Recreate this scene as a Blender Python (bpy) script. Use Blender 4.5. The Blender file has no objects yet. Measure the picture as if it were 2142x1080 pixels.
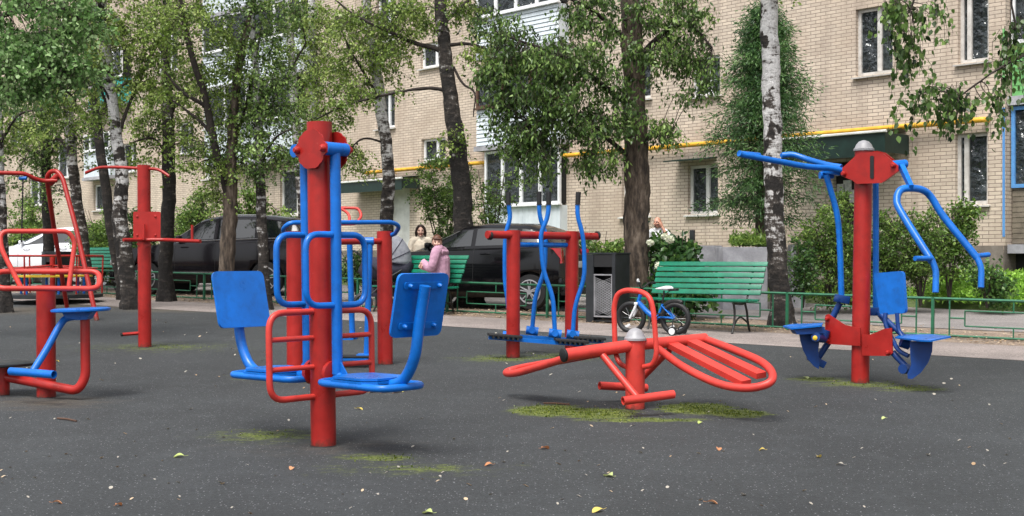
import bpy, bmesh, math, random
import numpy as np
from mathutils import Vector, Matrix
random.seed(7); rng = np.random.default_rng(7)
scene = bpy.context.scene
COL = scene.collection
# ---------------------------------------------------------------- camera, sky, sun, exposure
F = 2700.0; CX, CY = 1071.0, 540.0; EYE = 1.5; RISE = 70.0 / F
cam = bpy.data.cameras.new("camera"); camo = bpy.data.objects.new("camera", cam); COL.objects.link(camo)
camo.location = (0, 0, EYE); camo.rotation_euler = (math.radians(90), 0, 0)
cam.sensor_width = 36; cam.lens = 36 * F / 2142; cam.clip_start = 0.1; cam.clip_end = 600
scene.camera = camo
world = bpy.data.worlds.new("World"); scene.world = world; world.use_nodes = True
wn = world.node_tree; bg = wn.nodes['Background']
sky = wn.nodes.new('ShaderNodeTexSky'); sky.sky_type = 'NISHITA'; sky.sun_disc = False
SUN_EL, SUN_ROT = 62, 205
sky.sun_elevation = math.radians(SUN_EL); sky.sun_rotation = math.radians(SUN_ROT)
sky.dust_density = 4.0; sky.air_density = 1.0; sky.ozone_density = 0.6
hs = wn.nodes.new('ShaderNodeHueSaturation'); hs.inputs['Saturation'].default_value = 0.30
wn.links.new(sky.outputs[0], hs.inputs['Color']); wn.links.new(hs.outputs[0], bg.inputs[0])
bg.inputs[1].default_value = 0.135
sl = bpy.data.lights.new("sun", 'SUN'); sl.energy = 1.9; sl.angle = math.radians(25); sl.color = (1, .965, .91)
so = bpy.data.objects.new("sun", sl); COL.objects.link(so)
_a = math.radians(SUN_ROT); _e = math.radians(SUN_EL)
sd = Vector((math.sin(_a) * math.cos(_e), math.cos(_a) * math.cos(_e), math.sin(_e)))
so.rotation_euler = sd.to_track_quat('Z', 'Y').to_euler(); so.location = (0, 0, 30)
scene.view_settings.view_transform = 'Standard'; scene.view_settings.look = 'None'
scene.view_settings.exposure = 0.92; scene.view_settings.gamma = 1.0
# ---------------------------------------------------------------- picture <-> place
def W(px, py, Y): return Vector(((px - CX) * Y / F, Y, EYE + (CY - py) * Y / F))
def gz(x, y): return RISE * y
def G(px, py):
    Y = 1.5 * F / (py - 470.0); return Vector(((px - CX) * Y / F, Y, gz(0, Y)))
SO = Vector((5.6, 14.1)); SR = Vector((.808, -.589)).normalized(); SV = Vector((.589, .808)).normalized()
SROT = math.atan2(SR.y, SR.x)
def S(t, v, z=0):      # street frame: t to the left and away along the fence, v towards the building
    p = SO - SR * t + SV * v; return Vector((p.x, p.y, gz(p.x, p.y) + z))
# ---------------------------------------------------------------- materials
MATS = {}
def mk(name):
    m = bpy.data.materials.new(name); m.use_nodes = True; MATS[name] = m
    return m, m.node_tree, m.node_tree.nodes['Principled BSDF']
def nd(nt, typ, **kw):
    n = nt.nodes.new(typ)
    for k, v in kw.items():
        if k in n.inputs: n.inputs[k].default_value = v
        else: setattr(n, k, v)
    return n
def ramp(nt, fac, stops):
    r = nt.nodes.new('ShaderNodeValToRGB'); e = r.color_ramp.elements
    while len(e) < len(stops): e.new(.5)
    for i, (p, c) in enumerate(stops): e[i].position = p; e[i].color = (*c, 1)
    nt.links.new(fac, r.inputs[0]); return r.outputs[0]
def bump(nt, b, h, s=.3, d=.01):
    n = nd(nt, 'ShaderNodeBump', Strength=s, Distance=d); nt.links.new(h, n.inputs['Height']); nt.links.new(n.outputs[0], b.inputs['Normal'])
def mixc(nt, f, a, b):
    m = nt.nodes.new('ShaderNodeMix'); m.data_type = 'RGBA'
    for s, v in ((0, f), (6, a), (7, b)):
        if isinstance(v, (int, float)): m.inputs[s].default_value = v
        elif isinstance(v, tuple): m.inputs[s].default_value = (*v, 1)
        else: nt.links.new(v, m.inputs[s])
    return m.outputs[2]
def math_(nt, op, a, b=None, c=None):
    m = nt.nodes.new('ShaderNodeMath'); m.operation = op
    for i, v in enumerate((a, b, c)):
        if v is None: continue
        if isinstance(v, (int, float)): m.inputs[i].default_value = v
        else: nt.links.new(v, m.inputs[i])
    return m.outputs[0]
def noise(nt, sc, det=4, co='Object', rough=.6, vec=None):
    n = nd(nt, 'ShaderNodeTexNoise', Scale=sc, Detail=det, Roughness=rough)
    if vec is None: vec = nt.nodes.new('ShaderNodeTexCoord').outputs[co]
    nt.links.new(vec, n.inputs['Vector']); return n.outputs['Fac']
def simple(name, c1, c2=None, sc=6, rough=.5, metal=0, bs=.15, bsc=40, spec=.5, coat=0):
    m, nt, b = mk(name); c2 = c2 or tuple(x * .75 for x in c1)
    nt.links.new(ramp(nt, noise(nt, sc), [(.35, c2), (.65, c1)]), b.inputs['Base Color'])
    b.inputs['Roughness'].default_value = rough; b.inputs['Metallic'].default_value = metal
    b.inputs['Specular IOR Level'].default_value = spec; b.inputs['Coat Weight'].default_value = coat
    if bs: bump(nt, b, noise(nt, bsc, 3), bs, .004)
    return m
def paint(name, c, rough=.34, scuff=(.62, .3, .25), dirt=True, fade=1.25):
    # brushed enamel on steel: uneven hue, scuffs, soil near the foot
    m, nt, b = mk(name)
    n1 = noise(nt, 3.5, 5); n2 = noise(nt, 38, 4)
    cc = ramp(nt, n1, [(.3, tuple(x * .8 for x in c)), (.7, tuple(min(1, x * fade) for x in c))])
    sc = ramp(nt, n2, [(.69, (0, 0, 0)), (.74, (1, 1, 1))])
    cc = mixc(nt, math_(nt, 'MULTIPLY', sc, .35), cc, scuff)
    if dirt:
        tc = nt.nodes.new('ShaderNodeTexCoord'); sp = nt.nodes.new('ShaderNodeSeparateXYZ'); nt.links.new(tc.outputs['Object'], sp.inputs[0])
        h = math_(nt, 'ADD', sp.outputs[2], math_(nt, 'MULTIPLY', noise(nt, 25, 4), .16))
        d = ramp(nt, h, [(.085, (1, 1, 1)), (.15, (0, 0, 0))])
        cc = mixc(nt, math_(nt, 'MULTIPLY', d, .75), cc, (.045, .03, .02))
    b.inputs['Specular IOR Level'].default_value = .38
    n5 = noise(nt, 11, 6, rough=.7); cc = mixc(nt, ramp(nt, n5, [(.50, (0, 0, 0)), (.72, (.45, .45, .45))]), cc, tuple(x * .45 + .008 for x in c))
    nt.links.new(cc, b.inputs['Base Color'])
    nt.links.new(ramp(nt, n1, [(.3, (rough - .08,) * 3), (.7, (rough + .14,) * 3)]), b.inputs['Roughness'])
    bump(nt, b, n2, .12, .002); return m
RED = paint('red_paint', (.31, .014, .011), scuff=(.6, .25, .2))
RED2 = paint('worn_lit_red_paint', (.56, .045, .034), rough=.42, scuff=(.7, .4, .35), fade=1.12)  # lighter red: wear and light on upward faces, both put into the colour
BLUE = paint('blue_paint', (.003, .12, .47), rough=.30, scuff=(.06, .3, .6))
BLUE_SHADED = paint('shaded_blue_paint', (.002, .034, .165), rough=.4, scuff=(.05, .2, .5))  # the same blue darkened: shade on cranks and seat undersides put into the colour
BLACK = simple('black_rubber', (.009, .009, .010), rough=.6)
DGREY = simple('dark_grey_metal', (.020, .023, .027), (.011, .013, .015), rough=.45)
ZINC = simple('grey_plastic_cap', (.30, .30, .32), (.2, .2, .21), rough=.45)
CHROME = simple('steel', (.6, .6, .6), rough=.25, metal=1, bs=0)
GRNB = simple('green_bench_paint', (.004, .17, .095), (.003, .115, .065), sc=9, rough=.35, bs=.3)
GRNF = simple('green_fence_paint', (.012, .13, .06), (.01, .08, .04), sc=12, rough=.5)
IRON = simple('cast_iron', (.010, .010, .009), rough=.55)
WHITE = simple('white_plastic', (.75, .76, .77), (.66, .67, .68), rough=.35, bs=.05)
WHITEP = simple('white_paint', (.70, .70, .68), (.52, .52, .50), sc=3, rough=.5)
GREYP = simple('grey_painted_wood', (.60, .58, .55), (.42, .40, .37), sc=8, rough=.6)
BROWNW = simple('brown_wood', (.10, .05, .03), rough=.6)
YELP = simple('yellow_pipe_paint', (.72, .40, .03), (.55, .28, .02), sc=5, rough=.5)
YELS = simple('yellow_seat_paint', (.75, .5, .03), rough=.45)
DKGRN = simple('dark_green_sheet', (.008, .028, .022), (.005, .018, .014), rough=.45)
CARBLK = simple('black_car_paint', (.004, .004, .005), (.003, .003, .004), sc=2, rough=.12, bs=0, coat=.1, spec=.28)
CARGRY = simple('charcoal_car_paint', (.009, .0075, .010), (.007, .006, .008), sc=2, rough=.14, bs=0, coat=.1, spec=.28)
CARWHT = simple('white_car_paint', (.72, .74, .77), (.66, .68, .72), sc=2, rough=.2, bs=0, coat=1)
LAMPR = simple('red_lens', (.5, .015, .02), rough=.1, bs=0)
STROLG = simple('grey_stroller_fabric', (.26, .27, .30), (.18, .19, .22), sc=14, rough=.85, bs=.4, bsc=90)
SKINM = simple('skin', (.66, .42, .33), (.58, .34, .26), sc=12, rough=.5, bs=0)
SKIN2 = simple('tanned_skin', (.52, .27, .19), (.42, .20, .13), sc=12, rough=.45, bs=0)
PINK = simple('mauve_fabric', (.46, .27, .36), (.36, .20, .28), sc=10, rough=.9, bs=.5, bsc=30)
PINKP = simple('pale_pink_fabric', (.62, .45, .50), (.5, .35, .4), sc=10, rough=.9, bs=.5, bsc=30)
CREAM = simple('cream_fabric', (.72, .64, .52), (.6, .52, .42), sc=10, rough=.9, bs=.5, bsc=30)
WHTF = simple('white_fabric', (.74, .74, .76), (.62, .63, .66), sc=10, rough=.9, bs=.5, bsc=30)
DKFAB = simple('dark_fabric', (.03, .03, .05), rough=.9)
HAIRR = simple('auburn_hair', (.11, .038, .018), (.06, .022, .010), sc=30, rough=.55, bs=.6, bsc=80)
HAIRD = simple('dark_brown_hair', (.03, .014, .010), (.018, .009, .007), sc=30, rough=.5, bs=.6, bsc=80)
LIP = simple('lip', (.35, .06, .06), bs=0)
def concrete(name, c1, c2, sc=2.5):
    m, nt, b = mk(name)
    n = noise(nt, sc, 8, rough=.7); n2 = noise(nt, 45, 4)
    cc = ramp(nt, n, [(.32, c2), (.5, tuple((x + y) / 2 for x, y in zip(c1, c2))), (.62, c1)])
    cc = mixc(nt, math_(nt, 'MULTIPLY', n2, .3), cc, tuple(x * .6 for x in c1))
    nt.links.new(cc, b.inputs['Base Color']); b.inputs['Roughness'].default_value = .9; bump(nt, b, n2, .4, .01)
    return m
CONC = concrete('grey_concrete', (.42, .42, .45), (.20, .20, .22))
PLINTH = concrete('plinth_render', (.24, .21, .18), (.12, .10, .085))
CORR = simple('corrugated_sheet', (.20, .17, .13), (.13, .11, .085), sc=4, rough=.6)
TEAL = simple('turquoise_panel', (.03, .42, .40), rough=.6)
LIME = simple('lime_panel', (.17, .44, .15), (.12, .34, .11), rough=.6)
BLUEF = simple('light_blue_paint', (.10, .30, .62), (.08, .22, .5), rough=.5)
PANELW = simple('white_siding', (.62, .68, .72), (.52, .58, .62), sc=3, rough=.5)
CURT = simple('lace_curtain', (.55, .55, .52), (.32, .33, .32), sc=9, rough=.9, bs=.3, bsc=12)
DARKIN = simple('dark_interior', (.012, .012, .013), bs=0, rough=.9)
PAPER = simple('paper_notice', (.65, .65, .62), (.35, .36, .36), sc=18, rough=.8)
# brick: pale silicate brick with dark joints
m, nt, b = mk('silicate_brick'); BRICK = m
tc = nt.nodes.new('ShaderNodeTexCoord'); sp = nt.nodes.new('ShaderNodeSeparateXYZ'); cb = nt.nodes.new('ShaderNodeCombineXYZ')
nt.links.new(tc.outputs['Object'], sp.inputs[0])
nt.links.new(math_(nt, 'ADD', sp.outputs[0], sp.outputs[1]), cb.inputs[0]); nt.links.new(sp.outputs[2], cb.inputs[1])
wob = nd(nt, 'ShaderNodeTexNoise', Scale=3.0, Detail=3); nt.links.new(tc.outputs['Object'], wob.inputs['Vector'])
vm = nd(nt, 'ShaderNodeVectorMath', operation='MULTIPLY_ADD'); nt.links.new(wob.outputs['Color'], vm.inputs[0]); vm.inputs[1].default_value = (.012, .008, 0); nt.links.new(cb.outputs[0], vm.inputs[2])
br = nt.nodes.new('ShaderNodeTexBrick'); nt.links.new(vm.outputs[0], br.inputs['Vector'])
br.inputs['Scale'].default_value = 1; br.inputs['Brick Width'].default_value = .255; br.inputs['Row Height'].default_value = .075
br.inputs['Mortar Size'].default_value = .0078; br.inputs['Mortar Smooth'].default_value = .25; br.inputs['Bias'].default_value = -.15
br.inputs['Color1'].default_value = (.60, .51, .41, 1); br.inputs['Color2'].default_value = (.47, .40, .325, 1); br.inputs['Mortar'].default_value = (.185, .15, .13, 1)
n2 = noise(nt, .6, 6); n3 = noise(nt, 9, 6, rough=.75)
cc = mixc(nt, ramp(nt, n2, [(.40, (0, 0, 0)), (.64, (.5, .5, .5))]), br.outputs['Color'], (.36, .28, .215))
mps = nt.nodes.new('ShaderNodeMapping'); nt.links.new(tc.outputs['Object'], mps.inputs[0]); mps.inputs['Scale'].default_value = (2.2, 2.2, .22); ns = noise(nt, 1, 6, vec=mps.outputs[0], rough=.7)
cc = mixc(nt, ramp(nt, ns, [(.50, (0, 0, 0)), (.70, (.55, .55, .55))]), cc, (.27, .22, .18))
cc = mixc(nt, ramp(nt, n3, [(.5, (0, 0, 0)), (.8, (.5, .5, .5))]), cc, (.30, .22, .17))
nt.links.new(cc, b.inputs['Base Color']); b.inputs['Roughness'].default_value = .88
hh = math_(nt, 'ADD', math_(nt, 'MULTIPLY', br.outputs['Fac'], -1.0), math_(nt, 'MULTIPLY', n3, .35)); bump(nt, b, hh, .6, .012)
# glass
m, nt, b = mk('window_glass'); GLASS = m
b.inputs['Base Color'].default_value = (.05, .06, .065, 1); b.inputs['Roughness'].default_value = .04; b.inputs['Specular IOR Level'].default_value = .9
tr = nd(nt, 'ShaderNodeBsdfTransparent'); tr.inputs[0].default_value = (.75, .8, .8, 1); mx = nd(nt, 'ShaderNodeMixShader'); mx.inputs[0].default_value = .42
nt.links.new(tr.outputs[0], mx.inputs[1]); nt.links.new(b.outputs[0], mx.inputs[2]); nt.links.new(mx.outputs[0], nt.nodes['Material Output'].inputs[0])
bump(nt, b, noise(nt, 3.2, 3, rough=.5), .8, .35)
m, nt, b = mk('car_glass'); CGLASS = m
b.inputs['Base Color'].default_value = (.006, .008, .009, 1); b.inputs['Roughness'].default_value = .04; b.inputs['Specular IOR Level'].default_value = 1.0
# grounds
def ground_mat(name, c1, c2, speck, speckc, sc=1.2, fine=220, rough=.85, moss=(), bs=.5, soil=()):
    m, nt, b = mk(name)
    tc = nt.nodes.new('ShaderNodeTexCoord').outputs['Object']
    n1 = noise(nt, sc, 7, vec=tc, rough=.6); n2 = noise(nt, fine, 3, vec=tc); n0 = noise(nt, 38, 5, vec=tc, rough=.7)
    cc = ramp(nt, n1, [(.3, c2), (.7, c1)])
    cc = mixc(nt, ramp(nt, n2, [(.42, (0, 0, 0)), (.72, (.8, .8, .8))]), cc, tuple(x * 2.1 for x in c1))
    cc = mixc(nt, ramp(nt, noise(nt, 60, 5, vec=tc, rough=.85), [(.50, (0, 0, 0)), (.62, (1, 1, 1))]), cc, tuple(x * 2.3 for x in c1))
    cc = mixc(nt, ramp(nt, noise(nt, .35, 4, vec=tc), [(.38, (.55, .55, .55)), (.62, (0, 0, 0))]), cc, tuple(x * .55 for x in c1))
    cc = mixc(nt, ramp(nt, n0, [(.3, (.6, .6, .6)), (.55, (0, 0, 0))]), cc, tuple(x * .5 for x in c2))
    cc = mixc(nt, ramp(nt, noise(nt, 2.6, 7, vec=tc, rough=.75), [(.50, (0, 0, 0)), (.72, (.45, .45, .45))]), cc, tuple(x * 1.9 + .004 for x in c1))
    vo = nd(nt, 'ShaderNodeTexVoronoi', Scale=62.0); nt.links.new(tc, vo.inputs['Vector'])
    vs = nt.nodes.new('ShaderNodeSeparateColor'); nt.links.new(vo.outputs['Color'], vs.inputs[0])
    sel = math_(nt, 'LESS_THAN', vs.outputs[0], speck)
    rad = math_(nt, 'LESS_THAN', vo.outputs['Distance'], math_(nt, 'MULTIPLY', vs.outputs[1], .30))
    cc = mixc(nt, math_(nt, 'MULTIPLY', sel, rad), cc, speckc)
    def patches(lst, col_stops, cc, nsc, amp, hard):
        tot = None
        for (x, y, rx, ry, st) in lst:
            mp = nt.nodes.new('ShaderNodeMapping'); mp.vector_type = 'POINT'
            mp.inputs['Location'].default_value = (-x / rx, -y / ry, 0); mp.inputs['Scale'].default_value = (1 / rx, 1 / ry, 0)
            nt.links.new(tc, mp.inputs[0])
            ln = nd(nt, 'ShaderNodeVectorMath', operation='LENGTH'); nt.links.new(mp.outputs[0], ln.inputs[0])
            v = math_(nt, 'MULTIPLY', math_(nt, 'SUBTRACT', 1.0, ln.outputs['Value']), st)
            v = math_(nt, 'MAXIMUM', v, -1.0)
            tot = v if tot is None else math_(nt, 'MAXIMUM', tot, v)
        mq = nt.nodes.new('ShaderNodeMapping'); nt.links.new(tc, mq.inputs[0]); mq.inputs['Scale'].default_value = (.45, 1.3, 1); nn = noise(nt, nsc, 8, vec=mq.outputs[0], rough=.8)
        f = math_(nt, 'ADD', tot, math_(nt, 'MULTIPLY', math_(nt, 'SUBTRACT', nn, .5), amp))
        fm = ramp(nt, f, [(.0, (0, 0, 0)), (hard, (1, 1, 1))])
        return mixc(nt, fm, cc, ramp(nt, noise(nt, 60, 4, vec=tc), col_stops))
    if soil: cc = patches(soil, [(.3, (.035, .032, .028)), (.7, (.11, .09, .065))], cc, 7, 2.2, .7)
    if moss: cc = patches(moss, [(.35, (.03, .045, .010)), (.5, (.075, .10, .014)), (.68, (.19, .22, .035))], cc, 12, 2.8, .35)
    nt.links.new(cc, b.inputs['Base Color']); b.inputs['Roughness'].default_value = rough
    bump(nt, b, math_(nt, 'ADD', n2, n0), bs, .01); return m
def mo(px, py, rx, ry, st=1.0):
    g = G(px, py); return (g.x, g.y, rx, ry, st)
MOSS = [mo(1150, 862, .34, .36, 1.3), mo(1250, 868, .34, .34, 1.2), mo(1460, 858, .36, .36, 1.3), mo(1540, 868, .28, .22, 1.2), mo(1340, 882, .5, .12, .7),
        mo(560, 914, .36, .24, .40), mo(800, 962, .26, .18, .55), mo(860, 985, .35, .14, .2), mo(1800, 806, .40, .30, .45), mo(1900, 815, .30, .25, .55), mo(1710, 796, .28, .2, .6),
        mo(1060, 752, .5, .40, .42), mo(1180, 748, .5, .4, .35), mo(340, 728, .6, .4, .2), mo(610, 790, .4, .4, .35)]
SOIL = [mo(100, 845, .6, .5, .6), mo(230, 640, 1.6, 1.2, .8), mo(400, 650, 1.8, .8, .8), mo(60, 650, 1.5, 1.5, .8), mo(680, 940, .5, .3, .2)]
ASPH = ground_mat('black_rubber_asphalt', (.025, .028, .030), (.014, .016, .0175),    .34, (.24, .25, .26), moss=MOSS, soil=SOIL)
PAVE = ground_mat('pinkish_pavement', (.20, .172, .16), (.12, .10, .092), .05, (.4, .38, .36), sc=1.5)
ROADM = ground_mat('pale_road', (.175, .162, .158), (.11, .10, .097), .05, (.4, .4, .4), sc=.8)
SOILM = ground_mat('bare_soil', (.20, .155, .12), (.09, .068, .05), .25, (.35, .28, .2), sc=1.6, fine=60)
LAWNM = ground_mat('lawn_ground', (.07, .10, .03), (.045, .05, .02), .02, (.2, .2, .1), sc=2)
KERBM = concrete('kerb_concrete', (.34, .32, .30), (.2, .18, .16))
# bark
def bark(name, kind):
    m, nt, b = mk(name)
    tc = nt.nodes.new('ShaderNodeTexCoord').outputs['Object']
    mp = nt.nodes.new('ShaderNodeMapping'); nt.links.new(tc, mp.inputs[0])
    if kind == 'brown':
        mp.inputs['Scale'].default_value = (14, 14, 3.2); n = noise(nt, 1, 6, vec=mp.outputs[0], rough=.65)
        cc = ramp(nt, n, [(.38, (.022, .016, .012)), (.52, (.085, .062, .045)), (.68, (.19, .15, .115))])
        bump(nt, b, n, 1.0, .04)
    else:
        mp.inputs['Scale'].default_value = (5, 5, 16); n = noise(nt, 1, 5, vec=mp.outputs[0], rough=.6)
        mp2 = nt.nodes.new('ShaderNodeMapping'); nt.links.new(tc, mp2.inputs[0]); mp2.inputs['Scale'].default_value = (4.5, 4.5, 4.2)
        n2 = noise(nt, 1, 5, vec=mp2.outputs[0], rough=.7)
        sp = nt.nodes.new('ShaderNodeSeparateXYZ'); nt.links.new(tc, sp.inputs[0])
        # dark rough plates fade out with height: a real feature of birch bark
        lo, hi, thr = {'white': (.7, 2.0, .498), 'mid': (.8, 3.2, .502), 'dark': (2.0, 6.5, .55)}[kind]
        hz = ramp(nt, math_(nt, 'DIVIDE', math_(nt, 'SUBTRACT', sp.outputs[2], lo), hi), [(0, (0, 0, 0)), (1, (1, 1, 1))])
        f = math_(nt, 'ADD', math_(nt, 'MULTIPLY', n, .52), math_(nt, 'MULTIPLY', n2, .48))
        f = math_(nt, 'ADD', f, math_(nt, 'MULTIPLY', math_(nt, 'SUBTRACT', hz, .5), .15))
        mp3 = nt.nodes.new('ShaderNodeMapping'); nt.links.new(tc, mp3.inputs[0]); mp3.inputs['Scale'].default_value = (26, 26, 15); n3 = noise(nt, 1, 5, vec=mp3.outputs[0], rough=.75)
        f = math_(nt, 'ADD', f, math_(nt, 'MULTIPLY', math_(nt, 'SUBTRACT', n3, .5), .22))
        if kind == 'white':
            mp4 = nt.nodes.new('ShaderNodeMapping'); nt.links.new(tc, mp4.inputs[0]); mp4.inputs['Scale'].default_value = (4.2, 4.2, 2.8); n4 = noise(nt, 1, 4, vec=mp4.outputs[0], rough=.55)
            f = math_(nt, 'SUBTRACT', f, ramp(nt, n4, [(.55, (0, 0, 0)), (.61, (.17, .17, .17))]))
        cc = ramp(nt, f, [(thr - .12, (.010, .008, .007)), (thr - .02, (.045, .036, .030)), (thr + .012, (.10, .088, .078)), (thr + .03, (.30, .29, .28)), (thr + .09, (.58, .57, .56))])
        bump(nt, b, math_(nt, 'ADD', f, n3), .9, .04)
    nt.links.new(cc, b.inputs['Base Color']); b.inputs['Roughness'].default_value = .9; return m
LIMBB = simple('limb_bark', (.040, .031, .025), (.018, .014, .012), sc=14, rough=.95, bs=.6)
BARKW, BARKM, BARKD, BARKB = bark('white_birch_bark', 'white'), bark('grey_birch_bark', 'mid'), bark('dark_birch_bark', 'dark'), bark('brown_bark', 'brown')
TWIG = simple('twig_bark', (.05, .038, .03), rough=.9, bs=0)
def leafm(name, dark, mid, light, tl=.42):
    m, nt, b = mk(name)
    at = nt.nodes.new('ShaderNodeAttribute'); at.attribute_name = 'tone'
    c = ramp(nt, at.outputs['Fac'], [(0, dark), (.55, mid), (1, light)])
    nt.links.new(c, b.inputs['Base Color']); b.inputs['Roughness'].default_value = .38
    t = nt.nodes.new('ShaderNodeBsdfTranslucent'); nt.links.new(c, t.inputs[0]); mx = nt.nodes.new('ShaderNodeMixShader'); mx.inputs[0].default_value = tl
    nt.links.new(b.outputs[0], mx.inputs[1]); nt.links.new(t.outputs[0], mx.inputs[2]); nt.links.new(mx.outputs[0], nt.nodes['Material Output'].inputs[0])
    return m
LF_BIRCH = leafm('birch_leaf', (.022, .055, .010), (.20, .31, .05), (.55, .66, .22))
LF_LIGHT = leafm('light_birch_leaf', (.025, .07, .016), (.17, .33, .09), (.52, .70, .34))
LF_DARK = leafm('dark_leaf', (.010, .028, .008), (.095, .18, .038), (.36, .52, .15))
LF_CONI = leafm('conifer_spray', (.018, .055, .020), (.075, .17, .050), (.22, .38, .12), .35)
LF_BUSH = leafm('bush_leaf', (.03, .07, .012), (.13, .24, .045), (.34, .48, .11))
LF_HYD = leafm('hydrangea_leaf', (.014, .045, .012), (.045, .12, .03), (.16, .30, .06))
LF_MOSS = leafm('moss_tuft', (.05, .08, .012), (.10, .14, .015), (.25, .29, .04))
LF_GRASS = leafm('grass_blade', (.06, .13, .015), (.22, .42, .05), (.42, .68, .12))
LF_LITTER = leafm('dry_leaf', (.10, .055, .03), (.38, .26, .15), (.66, .54, .38), .1)
LF_PALE = leafm('pale_petal', (.20, .175, .14), (.34, .31, .26), (.52, .50, .45), .1)
LF_YEL = leafm('yellow_leaf', (.45, .30, .05), (.6, .45, .1), (.7, .62, .2), .2)
LF_ORG = leafm('orange_leaf', (.40, .14, .05), (.5, .22, .1), (.6, .35, .2), .2)
LF_YG = leafm('yellow_green_leaf', (.30, .40, .08), (.42, .5, .15), (.55, .6, .3), .2)
LF_HEAD = leafm('hydrangea_head', (.62, .66, .45), (.78, .8, .66), (.85, .85, .78), .2)
# ---------------------------------------------------------------- mesh building
ORG = {}
def tag(o, label=None, cat=None, group=None, kind=None):
    if label: o['label'] = label
    if cat: o['category'] = cat
    if group: o['group'] = group
    if kind: o['kind'] = kind
    return o
def empty(name, loc, label, cat, group=None, rz=0):
    o = bpy.data.objects.new(name, None); COL.objects.link(o); o.empty_display_size = .2
    o.location = loc; o.rotation_euler = (0, 0, rz); ORG[o.name] = Vector(loc); return tag(o, label, cat, group)
def fil(pts, rad=.08, n=5, closed=False):
    pts = [Vector(p) for p in pts]; out = []; N = len(pts)
    for i, p in enumerate(pts):
        if not closed and i in (0, N - 1): out.append(p); continue
        a = pts[i - 1] - p; b_ = pts[(i + 1) % N] - p
        if a.length < 1e-6 or b_.length < 1e-6: continue
        r = min(rad, a.length * .48, b_.length * .48)
        A = p + a.normalized() * r; B = p + b_.normalized() * r
        for k in range(n + 1):
            t = k / n; out.append(A * (1 - t) ** 2 + p * 2 * t * (1 - t) + B * t * t)
    return out
def smooth(pts, n=6):
    pts = [Vector(p) for p in pts]
    if len(pts) < 3: return pts
    P = [pts[0] * 2 - pts[1]] + pts + [pts[-1] * 2 - pts[-2]]; out = []
    for i in range(1, len(P) - 2):
        for k in range(n):
            t = k / n; a, b_, c, d = P[i - 1], P[i], P[i + 1], P[i + 2]
            out.append(.5 * ((2 * b_) + (c - a) * t + (2 * a - 5 * b_ + 4 * c - d) * t * t + (3 * b_ - a - 3 * c + d) * t ** 3))
    out.append(pts[-1]); return out
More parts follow.
